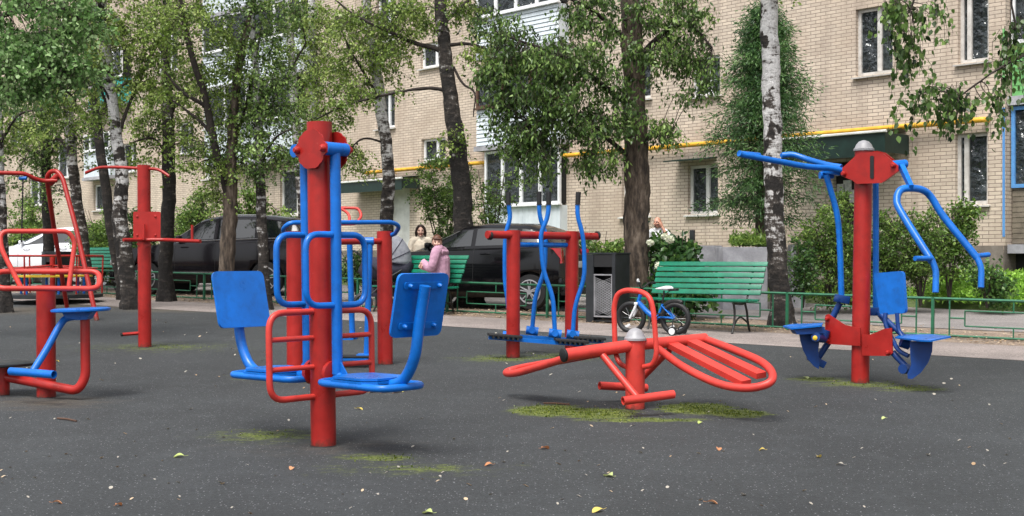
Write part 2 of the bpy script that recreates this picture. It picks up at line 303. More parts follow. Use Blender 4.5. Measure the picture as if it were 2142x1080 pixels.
class MB:
    def __init__(s): s.v = []; s.f = []
    def tube(s, pts, r, n=12, closed=False, cap=True, hollow=False, sq=None):
        pts = [Vector(p) for p in pts]; N = len(pts)
        rr = r if isinstance(r, (list, tuple)) else [r] * N
        if len(rr) != N: rr = [rr[0] + (rr[-1] - rr[0]) * i / (N - 1) for i in range(N)] if len(rr) == 2 else [float(np.interp(i / (N - 1), np.linspace(0, 1, len(rr)), rr)) for i in range(N)]
        base = len(s.v); up = None
        for i, p in enumerate(pts):
            if closed: t = pts[(i + 1) % N] - pts[i - 1]
            else: t = pts[min(i + 1, N - 1)] - pts[max(i - 1, 0)]
            t = t.normalized() if t.length > 1e-9 else Vector((0, 0, 1))
            if up is None:
                up = t.orthogonal().normalized()
                if abs(t.z) < .95: up = (Vector((0, 0, 1)) - t * t.z).normalized()
            else:
                up = up - t * up.dot(t); up = up.normalized() if up.length > 1e-6 else t.orthogonal().normalized()
            sd_ = t.cross(up)
            for k in range(n):
                a = 2 * math.pi * (k + .5 * (sq is not None)) / n
                q = up * math.cos(a) * rr[i] + sd_ * math.sin(a) * rr[i] * (sq if sq else 1)
                s.v.append(p + q)
        for i in range(N if closed else N - 1):
            a0 = base + i * n; b0 = base + ((i + 1) % N) * n
            for k in range(n): s.f.append((a0 + k, a0 + (k + 1) % n, b0 + (k + 1) % n, b0 + k))
        if not closed and cap and not hollow:
            s.f.append(tuple(base + k for k in reversed(range(n)))); s.f.append(tuple(base + (N - 1) * n + k for k in range(n)))
        if hollow:      # inner wall so that the open end shows a bore
            ri = [x * .78 for x in rr]; m2 = MB(); m2.tube(pts, ri, n, cap=False); b2 = len(s.v)
            s.v += m2.v; s.f += [tuple(b2 + i for i in reversed(f)) for f in m2.f]
            for o_, b3 in ((base, b2), (base + (N - 1) * n, b2 + (N - 1) * n)):
                for k in range(n): s.f.append((o_ + k, o_ + (k + 1) % n, b3 + (k + 1) % n, b3 + k))
        return s
    def box(s, c, size, M=None, bev=0):
        c = Vector(c); hx, hy, hz = [x / 2 for x in size]; M = M or Matrix.Identity(3); b0 = len(s.v)
        if bev:
            bm = bmesh.new(); bmesh.ops.create_cube(bm, size=1)
            for v in bm.verts: v.co = Vector((v.co.x * size[0], v.co.y * size[1], v.co.z * size[2]))
            bmesh.ops.bevel(bm, geom=bm.edges[:], offset=bev, segments=2, affect='EDGES', profile=.6)
            bm.verts.index_update(); s.v += [c + M @ v.co for v in bm.verts]; s.f += [tuple(b0 + v.index for v in f.verts) for f in bm.faces]; bm.free(); return s
        for dx in (-hx, hx):
            for dy in (-hy, hy):
                for dz in (-hz, hz): s.v.append(c + M @ Vector((dx, dy, dz)))
        for f in ((0, 1, 3, 2), (4, 6, 7, 5), (0, 4, 5, 1), (2, 3, 7, 6), (0, 2, 6, 4), (1, 5, 7, 3)): s.f.append(tuple(b0 + i for i in f))
        return s
    def prism(s, poly, th):       # closed polygon (3-D points) pushed along vector th, centred
        th = Vector(th); poly = [Vector(p) for p in poly]; n = len(poly); b0 = len(s.v)
        s.v += [p - th / 2 for p in poly] + [p + th / 2 for p in poly]
        s.f.append(tuple(b0 + i for i in reversed(range(n)))); s.f.append(tuple(b0 + n + i for i in range(n)))
        for i in range(n): s.f.append((b0 + i, b0 + (i + 1) % n, b0 + n + (i + 1) % n, b0 + n + i))
        return s
    def lathe(s, c, prof, axis=(0, 0, 1), n=24):
        c = Vector(c); ax = Vector(axis).normalized(); a = ax.orthogonal().normalized(); b_ = ax.cross(a); b0 = len(s.v)
        for r, h in prof:
            for k in range(n):
                t = 2 * math.pi * k / n; s.v.append(c + ax * h + (a * math.cos(t) + b_ * math.sin(t)) * r)
        for i in range(len(prof) - 1):
            for k in range(n): s.f.append((b0 + i * n + k, b0 + i * n + (k + 1) % n, b0 + (i + 1) * n + (k + 1) % n, b0 + (i + 1) * n + k))
        s.f.append(tuple(b0 + k for k in reversed(range(n)))); s.f.append(tuple(b0 + (len(prof) - 1) * n + k for k in range(n)))
        return s
    def build(s, name, mat, parent=None, sm=38, fix=True):
        me = bpy.data.meshes.new(name); o = bpy.data.objects.new(name, me)
        org = Vector((0, 0, 0)) if parent is None else ORG.get(parent.name, Vector((0, 0, 0)))
        me.from_pydata([tuple(v - org) for v in s.v], [], s.f); me.materials.append(mat)
        if fix:
            bm = bmesh.new(); bm.from_mesh(me); bmesh.ops.recalc_face_normals(bm, faces=bm.faces[:]); bm.to_mesh(me); bm.free()
        if sm:
            me.shade_smooth(); me.set_sharp_from_angle(angle=math.radians(sm))
        COL.objects.link(o)
        if parent: o.parent = parent
        ORG[o.name] = org; return o
def solo(o, loc, **kw):      # a thing that is one mesh: move its origin to its base
    loc = Vector(loc); o.data.transform(Matrix.Translation(-loc)); o.location = loc; return tag(o, **kw)
def kids(o): return [c for c in bpy.data.objects if c.parent == o]
def copy_tree(o, parent=None):
    c = o.copy(); COL.objects.link(c); c.parent = parent
    for ch in kids(o): copy_tree(ch, c)
    return c
def local_build(mb, name, mat, parent, **k):   # coordinates already local to the parent
    sv = ORG.get(parent.name); ORG[parent.name] = Vector((0, 0, 0)); o = mb.build(name, mat, parent, **k); ORG[parent.name] = sv; ORG[o.name] = Vector((0, 0, 0)); return o
def raw_mesh(name, co, tris, mat, parent=None, tone=None, org=Vector((0, 0, 0)), quads=False):
    k = tris.shape[1]; me = bpy.data.meshes.new(name); me.vertices.add(len(co)); me.vertices.foreach_set('co', (co - np.array(org)).astype(np.float32).ravel())
    me.loops.add(tris.size); me.loops.foreach_set('vertex_index', tris.astype(np.int32).ravel())
    me.polygons.add(len(tris)); me.polygons.foreach_set('loop_start', np.arange(0, tris.size, k, dtype=np.int32))
    me.update(calc_edges=True); me.materials.append(mat)
    if tone is not None:
        a = me.attributes.new('tone', 'FLOAT', 'POINT'); a.data.foreach_set('value', tone.astype(np.float32))
    o = bpy.data.objects.new(name, me); COL.objects.link(o)
    if parent: o.parent = parent
    ORG[o.name] = Vector(org); return o
# ================================================================ THE SETTING
def sheet(name, pts, mat, dz, kind='structure', sub=0):
    me = bpy.data.meshes.new(name); me.from_pydata([(p[0], p[1], gz(*p) + dz) for p in pts], [], [tuple(range(len(pts)))]); me.materials.append(mat)
    o = bpy.data.objects.new(name, me); COL.objects.link(o); return tag(o, kind=kind)
def st2(t, v): p = S(t, v); return (p.x, p.y)
tag(sheet('ground', [(-140, -30), (140, -30), (140, 190), (-140, 190)], SOILM, 0), 'bare trodden soil under the trees')
tag(sheet('playground_surface', [st2(-40, -40), st2(-40, 0), st2(60, 0), st2(60, -40)], ASPH, .010), 'dark rubbery asphalt of the exercise ground with moss patches')
tag(sheet('pavement', [st2(-40, 0), st2(-40, 1.72), st2(60, 1.72), st2(60, 0)], PAVE, .014), 'pinkish pavement strip between asphalt and fence')
tag(sheet('road', [st2(-40, 3.95), st2(-40, 7.7), st2(60, 9.2), st2(60, 3.95)], ROADM, .008), 'pale worn road behind the fence')
# raised bank of the lawn up to the house
WD = Vector((.661, -.75)).normalized(); WN = Vector((-WD.y, WD.x)); WA = Vector((8.88, 25.0)); WROT = math.atan2(WD.y, WD.x)
def wl(px): return ((px - CX) * 25.0 - F * 8.88) / (F * .661 + .75 * (px - CX))
def wz(px, py):
    Y = 25 - .75 * wl(px); return EYE + (CY - py) * Y / F
NB = 40; vs = []; fs = []
for i in range(NB + 1):
    t = -30 + 90 * i / NB; v0 = 7.75 + (t + 40) * .015
    a = S(t, v0); q = Vector((a.x, a.y)); dist = (q - WA).dot(-WN)
    b_ = q + SV * max(.6, dist / max(.2, SV.dot(WN)) + .5)
    for k, (f, h) in enumerate(((0, -.02), (.06, .07), (.3, .16), (1, .30))):
        p = q.lerp(b_, f); vs.append((p.x, p.y, gz(p.x, p.y) + h + .03 * math.sin(i * 1.7 + k)))
for i in range(NB):
    for k in range(3): fs.append((i * 4 + k, (i + 1) * 4 + k, (i + 1) * 4 + k + 1, i * 4 + k + 1))
me = bpy.data.meshes.new('lawn'); me.from_pydata(vs, [], fs); me.materials.append(LAWNM); me.shade_smooth()
o = bpy.data.objects.new('lawn', me); COL.objects.link(o); tag(o, 'planted bank along the brick house', kind='structure')

# ---------------------------------------------------------------- the house
house = empty('apartment_building', (WA.x, WA.y, 0), 'long pale brick apartment block with yellow gas pipe and enclosed balconies', 'building', rz=WROT)
openings = []; wins = []
def opening(x0, x1, yt, yb, mat=WHITEP, cut=True, style=2, sill=True, depth=.13, curtain=False, lite=None):
    xm = (x0 + x1) / 2; w = (wl(x0), wl(x1), wz(xm, yb), wz(xm, yt)); openings.append(w)
    wins.append((w, mat, style, sill, depth, curtain)); return w
G1 = dict(curtain=True)
opening(1998, 2066, 278, 428, GREYP, style=1, curtain=True)
opening(2004, 2068, -26, 130, GREYP, style=1, curtain=True)
opening(1790, 1868, 14, 156, GREYP, style=2, curtain=True)
opening(1439, 1502, 345, 448, WHITEP, style=2, curtain=True)
opening(1447, 1506, 118, 200, WHITE, style=2, curtain=True)
opening(1301, 1359, 350, 452, WHITEP, style=2, curtain=True)
opening(1303, 1361, 112, 208, WHITEP, style=2)
opening(882, 932, 289, 337, WHITE, style=2, curtain=True)
opening(880, 930, 88, 140, WHITE, style=2, curtain=True)
opening(788, 826, 192, 268, WHITE, style=2)
opening(788, 826, -12, 88, WHITE, style=2)
opening(586, 642, 354, 450, WHITEP, style=2, curtain=True)
opening(196, 222, 386, 440, WHITE, style=2)
opening(425, 441, 342, 375, WHITE, style=1)
opening(372, 405, 255, 322, WHITE, style=2)
opening(118, 150, 300, 372, WHITE, style=2)
opening(60, 88, 372, 430, WHITE, style=2, curtain=True)
opening(20, 45, 230, 300, WHITE, style=2)
opening(330, 372, 60, 150, WHITE, style=2)
opening(255, 285, 300, 360, WHITE, style=2)
# upper floors, partly above the frame
for x0, x1 in ((1790, 1868), (1439, 1502), (1303, 1361), (586, 642)):
    a, b_ = wl(x0), wl(x1)
    for z0 in (7.9, 10.6):
        w = (a, b_, z0, z0 + 1.45); openings.append(w); wins.append((w, WHITEP, 2, True, .13, False))
w = (wl(1641), wl(1682), 7.9 - .42, 9.0); openings.append(w); wins.append((w, WHITE, 2, True, .13, False))
# entrances
door_r = (wl(1742), wl(1812), .55, wz(1777, 338)); openings.append(door_r)
door_l = (wl(816), wl(857), .70, wz(836, 392)); openings.append(door_l)
def xcuts(lst, lo, hi): return sorted({lo, hi} | {round(v, 4) for o_ in lst for v in o_[:2] if lo < v < hi})
TOPZ = 15.5; L0, L1 = -80.0, .82 + wl(2105) - wl(2030) * 0
def wall_mesh(ops, l0, l1, z0, z1, y=0, rev=.16):
    mb = MB(); xs = sorted({l0, l1} | {v for o_ in ops for v in o_[:2] if l0 < v < l1}); zs = sorted({z0, z1} | {v for o_ in ops for v in o_[2:] if z0 < v < z1})
    idx = {}
    def V(i, k):
        if (i, k) not in idx: idx[(i, k)] = len(mb.v); mb.v.append(Vector((xs[i], y, zs[k])))
        return idx[(i, k)]
    for i in range(len(xs) - 1):
        xm = (xs[i] + xs[i + 1]) / 2; k = 0
        for k in range(len(zs) - 1):
            zm = (zs[k] + zs[k + 1]) / 2
            if any(o_[0] < xm < o_[1] and o_[2] < zm < o_[3] for o_ in ops): continue
            mb.f.append((V(i, k), V(i + 1, k), V(i + 1, k + 1), V(i, k + 1)))
    for (a, b_, c, d) in ops:
        q = len(mb.v); mb.v += [Vector(p) for p in ((a, y, c), (b_, y, c), (b_, y, d), (a, y, d), (a, y + rev, c), (b_, y + rev, c), (b_, y + rev, d), (a, y + rev, d))]
        for k in range(4): mb.f.append((q + k, q + (k + 1) % 4, q + 4 + (k + 1) % 4, q + 4 + k))
    return mb
L1 = wl(2103)
mb = wall_mesh(openings, L0, L1, .95, TOPZ)
q = len(mb.v); mb.v += [Vector(p) for p in ((L1, 0, .95), (L1, 1.0, .95), (L1, 1.0, TOPZ), (L1, 0, TOPZ))]; mb.f.append((q, q + 1, q + 2, q + 3))
local_build(mb, 'brick_wall', BRICK, house, sm=0, fix=False)
# recessed bay with balconies beyond the corner, and roof and rear
mb = MB(); mb.box(((L1 + 9) / 2 + .1, 1.3, TOPZ / 2 + .3), (9 - L1, .3, TOPZ - .6)); local_build(mb, 'recessed_wall', BRICK, house, sm=0)
mb = MB(); mb.box(((L0 + 9) / 2, 6, TOPZ + .15), (9 - L0, 12.6, .3)); mb.box(((L0 + 9) / 2, 11.8, TOPZ / 2), (9 - L0, .3, TOPZ - .1)); local_build(mb, 'roof_and_rear', CONC, house, sm=0)
mb = wall_mesh([(door_r[0], door_r[1], .2, .96), (door_l[0], door_l[1], .2, .96)], L0, L1 - .01, .2, wz(2080, 514), y=-.05, rev=.2)
q = len(mb.v); zt = wz(2080, 514)
mb.v += [Vector(p) for p in ((L0, -.05, zt), (door_l[0], -.05, zt), (door_l[0], .02, zt), (L0, .02, zt))]; mb.f.append((q, q + 1, q + 2, q + 3))
mb.v += [Vector(p) for p in ((L1, -.05, .2), (L1, 1.0, .2), (L1, 1.0, zt), (L1, -.05, zt))]; mb.f.append((q + 4, q + 5, q + 6, q + 7))
local_build(mb, 'plinth', PLINTH, house, sm=0, fix=False)
def window(w, mat, style, sill, dep, curtain, y0=0.0, nm='window'):
    a, b_, c, d = w; f = .07; y = y0 + dep; mb = MB()
    mb.box(((a + b_) / 2, y, c + f / 2), (b_ - a, .07, f)); mb.box(((a + b_) / 2, y, d - f / 2), (b_ - a, .07, f))
    mb.box((a + f / 2, y, (c + d) / 2), (f, .07, d - c - 2 * f)); mb.box((b_ - f / 2, y, (c + d) / 2), (f, .07, d - c - 2 * f))
    hh = d - c - 2 * f
    if style == 2:
        xm = a + (b_ - a) * .58; mb.box((xm, y - .004, (c + d) / 2), (.10, .07, hh))
    if style == 3:
        for k in (1, 2, 3): mb.box((a + (b_ - a) * k / 4, y - .004, (c + d) / 2), (.11, .07, hh))
    if style == 4:
        for k in (1, 2): mb.box((a + (b_ - a) * k / 3, y - .004, (c + d) / 2), (.07, .07, hh))
    if style == 1: mb.box((a + .19, y - .012, (c + d) / 2), (.09, .06, hh))
    wo = local_build(mb, nm, mat, house, sm=0)
    p = MB(); p.box(((a + b_) / 2, y + .012, (c + d) / 2), (b_ - a - .02, .01, d - c - .02)); local_build(p, 'pane', GLASS, wo, sm=0)
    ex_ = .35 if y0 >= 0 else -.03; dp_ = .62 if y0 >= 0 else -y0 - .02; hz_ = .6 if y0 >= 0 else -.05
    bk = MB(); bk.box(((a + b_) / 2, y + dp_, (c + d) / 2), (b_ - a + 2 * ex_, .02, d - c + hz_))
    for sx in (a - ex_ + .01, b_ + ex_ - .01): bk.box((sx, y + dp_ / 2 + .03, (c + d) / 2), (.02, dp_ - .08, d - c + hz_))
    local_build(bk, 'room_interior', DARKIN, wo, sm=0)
    if curtain:
        cm = MB(); n = 34; xs = np.linspace(a + .5 * (b_ - a) if style != 1 else a + .55 * (b_ - a), b_ - .02, n)
        for i, x in enumerate(xs):
            yy = y + .16 + .035 * math.sin(i * 1.15) + .012 * math.sin(i * 2.7); cm.v += [Vector((x, yy, c + .03)), Vector((x, yy, d - .03))]
        for i in range(n - 1): cm.f.append((2 * i, 2 * i + 2, 2 * i + 3, 2 * i + 1))
        local_build(cm, 'curtain', CURT, wo)
    if sill:
        s_ = MB(); hw = (b_ - a) / 2 + .06; xm = (a + b_) / 2
        s_.prism([(xm - hw, y0 + dep, c + .02), (xm - hw, y0 - .085, c - .035), (xm - hw, y0 - .085, c - .065), (xm - hw, y0 + dep, c - .015)], (0, 0, 0)) if 0 else s_.box((xm, y0 + .005, c - .028), (hw * 2, .20, .03), Matrix.Rotation(math.radians(9), 3, 'X'))
        local_build(s_, 'sill', GREYP if mat is GREYP else WHITEP, wo, sm=0)
    return wo
for w, mat, st, sill, dep, cu in wins: window(w, mat, st, sill, dep, cu)
# entrance doors and canopies
mb = MB(); mb.box(((door_r[0] + door_r[1]) / 2, .15, (door_r[2] + door_r[3]) / 2), (door_r[1] - door_r[0], .05, door_r[3] - door_r[2])); dr = local_build(mb, 'door', DARKIN, house, sm=0)
for k, (x, y_) in enumerate(((1752, 398), (1766, 390), (1779, 410))):
    mb = MB(); mb.box((wl(x), .118, wz(x, y_)), (.20, .006, .27)); local_build(mb, 'notice', PAPER, dr, sm=0)
mb = MB(); mb.box(((door_l[0] + door_l[1]) / 2, .15, (door_l[2] + door_l[3]) / 2), (door_l[1] - door_l[0], .05, door_l[3] - door_l[2])); dl = local_build(mb, 'door', WHITEP, house, sm=0)
def canopy(xa, xb, yt, yb, dep, tilt, nm='canopy'):
    a, b_ = wl(xa), wl(xb); zt, zb = wz(xa, yt), wz(xa, yb); mb = MB(); w = b_ - a
    for k in range(max(2, int(w / .12))):      # ribbed sheet
        x = a + .12 * k + .06; mb.box((x, -dep / 2, zt - .12 + .012 * (k % 2)), (.118, dep, .025), Matrix.Rotation(math.radians(tilt), 3, 'X'))
    mb.box(((a + b_) / 2, -dep + .02, (zt + zb) / 2 - .16), (w, .03, zt - zb)); mb.box((a + .015, -dep / 2, (zt + zb) / 2 - .15), (.03, dep - .06, (zt - zb) * .8)); mb.box((b_ - .015, -dep / 2, (zt + zb) / 2 - .15), (.03, dep - .06, (zt - zb) * .8))
    c = local_build(mb, nm, DKGRN, house, sm=0)
    tr_ = MB(); tr_.tube([(a - .05, -dep - .02, zt - .17), (b_ + .05, -dep - .02, zt - .17)], .03, 6); local_build(tr_, 'edge_trim', WHITEP, c)
canopy(1690, 1903, 281, 328, .9, 8); canopy(752, 880, 373, 396, .7, 6)
mb = MB(); a, b_ = wl(1420), wl(1500); mb.box(((a + b_) / 2, -.28, wz(1460, 335)), (b_ - a, .55, .03), Matrix.Rotation(math.radians(7), 3, 'X')); local_build(mb, 'window_awning', DKGRN, house, sm=0)
mb = MB(); mb.box((wl(1450), -.03, wz(1450, 492)), (.13, .06, .24), bev=.01); local_build(mb, 'meter_box', DGREY, house)
# gas pipe
zp = wz(1700, 283); mb = MB(); mb.tube(fil([(wl(772), .02, zp - .0), (wl(772), -.16, zp), (wl(2066), -.16, zp), (wl(2066), .02, zp)], .06, 4), .055, 12)
gp = local_build(mb, 'gas_pipe', YELP, house)
mb = MB(); mb.tube(fil([(wl(1693), -.16, zp), (wl(1693), -.16, zp - .42), (wl(1693), -.03, zp - .42)], .03), .022, 8)
for px in range(830, 2060, 95): mb.box((wl(px), -.08, zp - .075), (.03, .16, .02))
local_build(mb, 'pipe_bracket', YELP, gp)
# balconies -------------------------------------------------
def balcony(x0, x1, ysill, ybot, ytop, pm, fm, prj=.22, style=3, siding=True, gl=True, slab=True):
    a, b_ = wl(x0), wl(x1); xm = (x0 + x1) / 2; zb, zs, zt = wz(xm, ybot), wz(xm, ysill), wz(xm, ytop)
    mb = MB()
    if siding == 'h':
        n = max(4, int((zs - zb) / .105))
        for k in range(n):
            z = zb + (zs - zb) * (k + .5) / n; mb.box(((a + b_) / 2, -prj, z), (b_ - a, .03, (zs - zb) / n - .018), Matrix.Rotation(math.radians(-9), 3, 'X'))
        mb.box(((a + b_) / 2, -prj + .03, (zs + zb) / 2), (b_ - a - .02, .02, zs - zb))
    else:
        n = max(4, int((b_ - a) / .11))
        for k in range(n):
            x = a + (b_ - a) * (k + .5) / n; mb.box((x, -prj - .008 * (k % 2), (zs + zb) / 2), ((b_ - a) / n, .03, zs - zb))
    mb.box((a + .016, -prj / 2 + .02, (zs + zb) / 2), (.03, prj, zs - zb)); mb.box((b_ - .016, -prj / 2 + .02, (zs + zb) / 2), (.03, prj, zs - zb))
    bo = local_build(mb, 'balcony', pm, house, sm=0)
    if gl:
        w = (a, b_, zs + .04, zt); wo = window(w, fm, style, False, 0, False, y0=-prj, nm='balcony_glazing')
        s_ = MB(); s_.box(((a + b_) / 2, -prj - .04, zs + .02), (b_ - a + .08, .14, .035)); local_build(s_, 'ledge', fm, bo, sm=0)
    if slab:
        s_ = MB(); s_.box(((a + b_) / 2, -prj / 2 - .03, zb - .075), (b_ - a + .1, prj + .1, .13)); local_build(s_, 'slab', CONC, bo, sm=0)
balcony(1030, 1187, 433, 492, 312, PANELW, WHITE, .25, 3, 'v')
balcony(1018, 1190, 222, 300, 136, PANELW, BROWNW, .35, 4, 'h')
balcony(1018, 1190, 28, 105, -58, PANELW, WHITE, .35, 3, 'h')
balcony(452, 640, 262, 338, 168, PANELW, WHITE, .45, 3, 'v')
balcony(448, 655, 96, 168, 20, PANELW, WHITE, .45, 3, 'h')
balcony(448, 655, -60, 10, -150, PANELW, WHITE, .45, 3, 'v')
balcony(195, 250, 318, 370, 280, PANELW, WHITE, .4, 3, 'v')
balcony(205, 275, 172, 222, 110, TEAL, WHITE, .4, 3, 'v')
# the blue-framed loggia in the recess and the green one over it
def loggia(z0, zs, z1, pm, fm, sidingm):
    a, b_ = L1 + .03, L1 + 4.2; mb = MB()
    for k in range(int((zs - z0) / .05)): mb.box(((a + b_) / 2, .22 + .008 * (k % 2), z0 + .05 * k + .025), (b_ - a, .03, .049))
    bo = local_build(mb, 'balcony', sidingm, house, sm=0)
    window((a, b_, zs + .02, z1), fm, 3, False, 0, False, y0=.2, nm='balcony_glazing')
    s_ = MB(); s_.box(((a + b_) / 2 - .12, .45, z0 - .10), (b_ - a + .3, .75, .17)); local_build(s_, 'slab', CONC, bo, sm=0)
z2 = wz(2110, 512); z3 = wz(2110, 208)
loggia(z2 + .02, wz(2110, 395), wz(2110, 222), BLUEF, BLUEF, CORR)
loggia(z3 + .08, wz(2112, 92), wz(2112, -40), LIME, WHITE, LIME)
mb = MB(); mb.box((L1 + 2.1, .42, z2 / 2), (4.3, .02, z2 - .3)); local_build(mb, 'basement_shade_panel', DARKIN, house, sm=0)  # solid dark sheet; the shade of the void under the loggia is its colour
mb = MB(); mb.box((L1 - .03, -.006, (z2 + z3) / 2), (.05, .006, z3 - z2 - .3)); local_build(mb, 'painted_corner', BLUEF, house, sm=0)
mb = MB(); mb.box((L1 - .03, -.006, z3 + .75), (.05, .006, 1.2)); local_build(mb, 'painted_corner', LIME, house, sm=0)

# ---------------------------------------------------------------- low walls by the entrance
g = W(1604, 560, 21.6); g.z = gz(0, 21.6)
def block(name, xa, xb, Y, ytop, th, mat, label, cat='wall'):
    a, b_ = W(xa, ytop, Y), W(xb, ytop, Y); z0 = gz(0, Y) - .02; h = a.z - z0; mb = MB()
    mb.box(((a.x + b_.x) / 2, Y + th / 2, z0 + h / 2), (b_.x - a.x, th, h), bev=.02); o = mb.build(name, mat); return solo(o, ((a.x + b_.x) / 2, Y + th / 2, z0), label=label, cat=cat)
block('planter_wall', 1512, 1606, 22.6, 517, .9, CONC, 'stained grey concrete planter block behind the green bench')
block('low_wall', 1440, 1511, 24.2, 514, .3, CONC, 'low plain grey wall leading left from the planter block')
block('low_wall', 1655, 1685, 23.2, 512, .3, CONC, 'short grey wall end just right of the birch by the right bench')
# ---------------------------------------------------------------- fence of welded sections
def fence_section(t0, first=None, n=0):
    if first is None:
        r = empty('fence_section', (0, 0, 0), 'low green welded metal fence section', 'fence', 'low green fence sections along the pavement')
        LN = 2.07; B = lambda mb, a, b_, w=.02: mb.tube([a, b_], w * .62, 4)
        mb = MB(); mb.tube([(0, 0, .52), (-LN, 0, .52)], .019, 4); mb.tube([(0, 0, .035), (-LN, 0, .035)], .016, 4); local_build(mb, 'rail', GRNF, r)
        mb = MB(); mb.tube([(0, 0, -.05), (0, 0, .54)], .026, 4); local_build(mb, 'post', GRNF, r)
        mb = MB()
        for x in (.22, LN - .22): B(mb, (-x, 0, .04), (-x, 0, .51))
        x0, x1, z0, z1 = .42, LN - .42, .17, .37
        for a, b_ in (((x0, z0), (x1, z0)), ((x0, z1), (x1, z1)), ((x0, z0), (x0, z1)), ((x1, z0), (x1, z1)), ((.22, .27), (x0, .27)), ((x1, .27), (LN - .22, .27)), ((LN / 2, z1), (LN / 2, .51)), ((LN / 2, .04), (LN / 2, z0))):
            B(mb, (-a[0], 0, a[1]), (-b_[0], 0, b_[1]), .017)
        local_build(mb, 'infill_bars', GRNF, r); first = r
    else: r = copy_tree(first)
    p = S(t0, 2.45); r.location = p; q = S(t0 + 2.07, 2.45) - p
    r.rotation_euler = (0, math.atan2(-(-q.z), q.length) * 1.0, SROT); return r
fs0 = None
for k in range(-2, 16):
    r = fence_section(1.805 + 2.07 * k, fs0, k); fs0 = fs0 or r
    where = {-2: 'rightmost section, running out of the picture', -1: 'section right of the seat of the right hand leg press', 0: 'section behind the right hand red and blue machine', 1: 'section behind the right end of the near green bench', 2: 'section behind the child’s bicycle', 3: 'section behind the dark bin', 4: 'section in front of the black hatchback', 5: 'section right of the seated woman', 6: 'section behind the bench with the woman', 7: 'section behind the pushchair', 8: 'section by the rear wheel of the dark car', 9: 'section in front of the dark car', 10: 'section by the front wheel of the dark car', 11: 'section right of the thick white birch', 12: 'section left of the thick white birch', 13: 'section behind the far left bench', 14: 'section behind the small carousel', 15: 'leftmost section'}[k]
    r['label'] = 'low green metal fence, ' + where
# ================================================================ EXERCISE MACHINES
class Fr:
    def __init__(s, px, py): s.Y = 1.5 * F / (py - 470.0); s.o = G(px, py)
    def __call__(s, px, py, dy=0): return W(px, py, s.Y + dy)
def bolt(mb, p, ax, r=.02, h=.02): mb.lathe(p, [(r, 0), (r, h * .5), (r * .55, h)], ax, 10)
def post(fr, top, bot, r, parent, mat=RED, cap=None, dy=0, n=28, name='post', capm=None):
    mb = MB(); a, b_ = fr(*bot, dy), fr(*top, dy); mb.tube([a - Vector((0, 0, .02)), b_], r, n); p = mb.build(name, mat, parent)
    f = MB(); f.lathe(a + Vector((0, 0, -.004)), [(r * 1.2, 0), (r * 1.13, .014), (r * .9, .02)], n=20); f.build('foot_ring', BLACK, p)
    if cap:
        c = MB(); c.lathe(b_, [(r * 1.16, 0), (r * 1.16, .018), (r * 1.0, .03), (r * .86, .06), (r * .55, .088), (r * .15, .1)], n=24); c.build('cap', capm or ZINC, parent)
    return p
def loop(pts, rad, r, n=12): return fil(pts, rad, 6, closed=True)
# ---- A: double seated pull machine -------------------------------------------------------
fr = Fr(677, 935); P0 = fr.o
A = empty('seated_pull_machine', P0, 'tall red post machine with two blue seats and blue handle loops, nearest in the middle', 'exercise machine')
post(fr, (668, 256), (677, 935), .085, A)
al = math.radians(41); e = Vector((math.cos(al), -math.sin(al), 0)); t_ = Vector((math.sin(al), math.cos(al), 0)); lean = Vector((-.013, 0, 1))
def LA(s, a, b_, z): return P0 + lean * z + e * (a * s) + t_ * (b_ * s)
for sgn in (-1, 1):     # wavy bearing plates
    T = sgn * .100
    half = [(1, .08), (.98, .22), (.88, .30), (.78, .38), (.76, .55), (.68, .70), (.55, .78), (.46, .90), (.28, 1)]; prof = [(x, z) for x, z in half] + [(-x, z) for x, z in half[::-1]] + [(-x, -z) for x, z in half] + [(x, -z) for x, z in half[::-1]]
    mb = MB(); mb.prism([LA(1, x * .162 + .03, T, 2.0 + z * .128) for x, z in prof], t_ * .012); pl = mb.build('bearing_plate', RED, A)
    mb = MB()
    for x in (-.10, .165): bolt(mb, LA(1, x, T + sgn * .006, 2.0), t_ * sgn, .026, .035)
    mb.build('bolt', RED, pl)
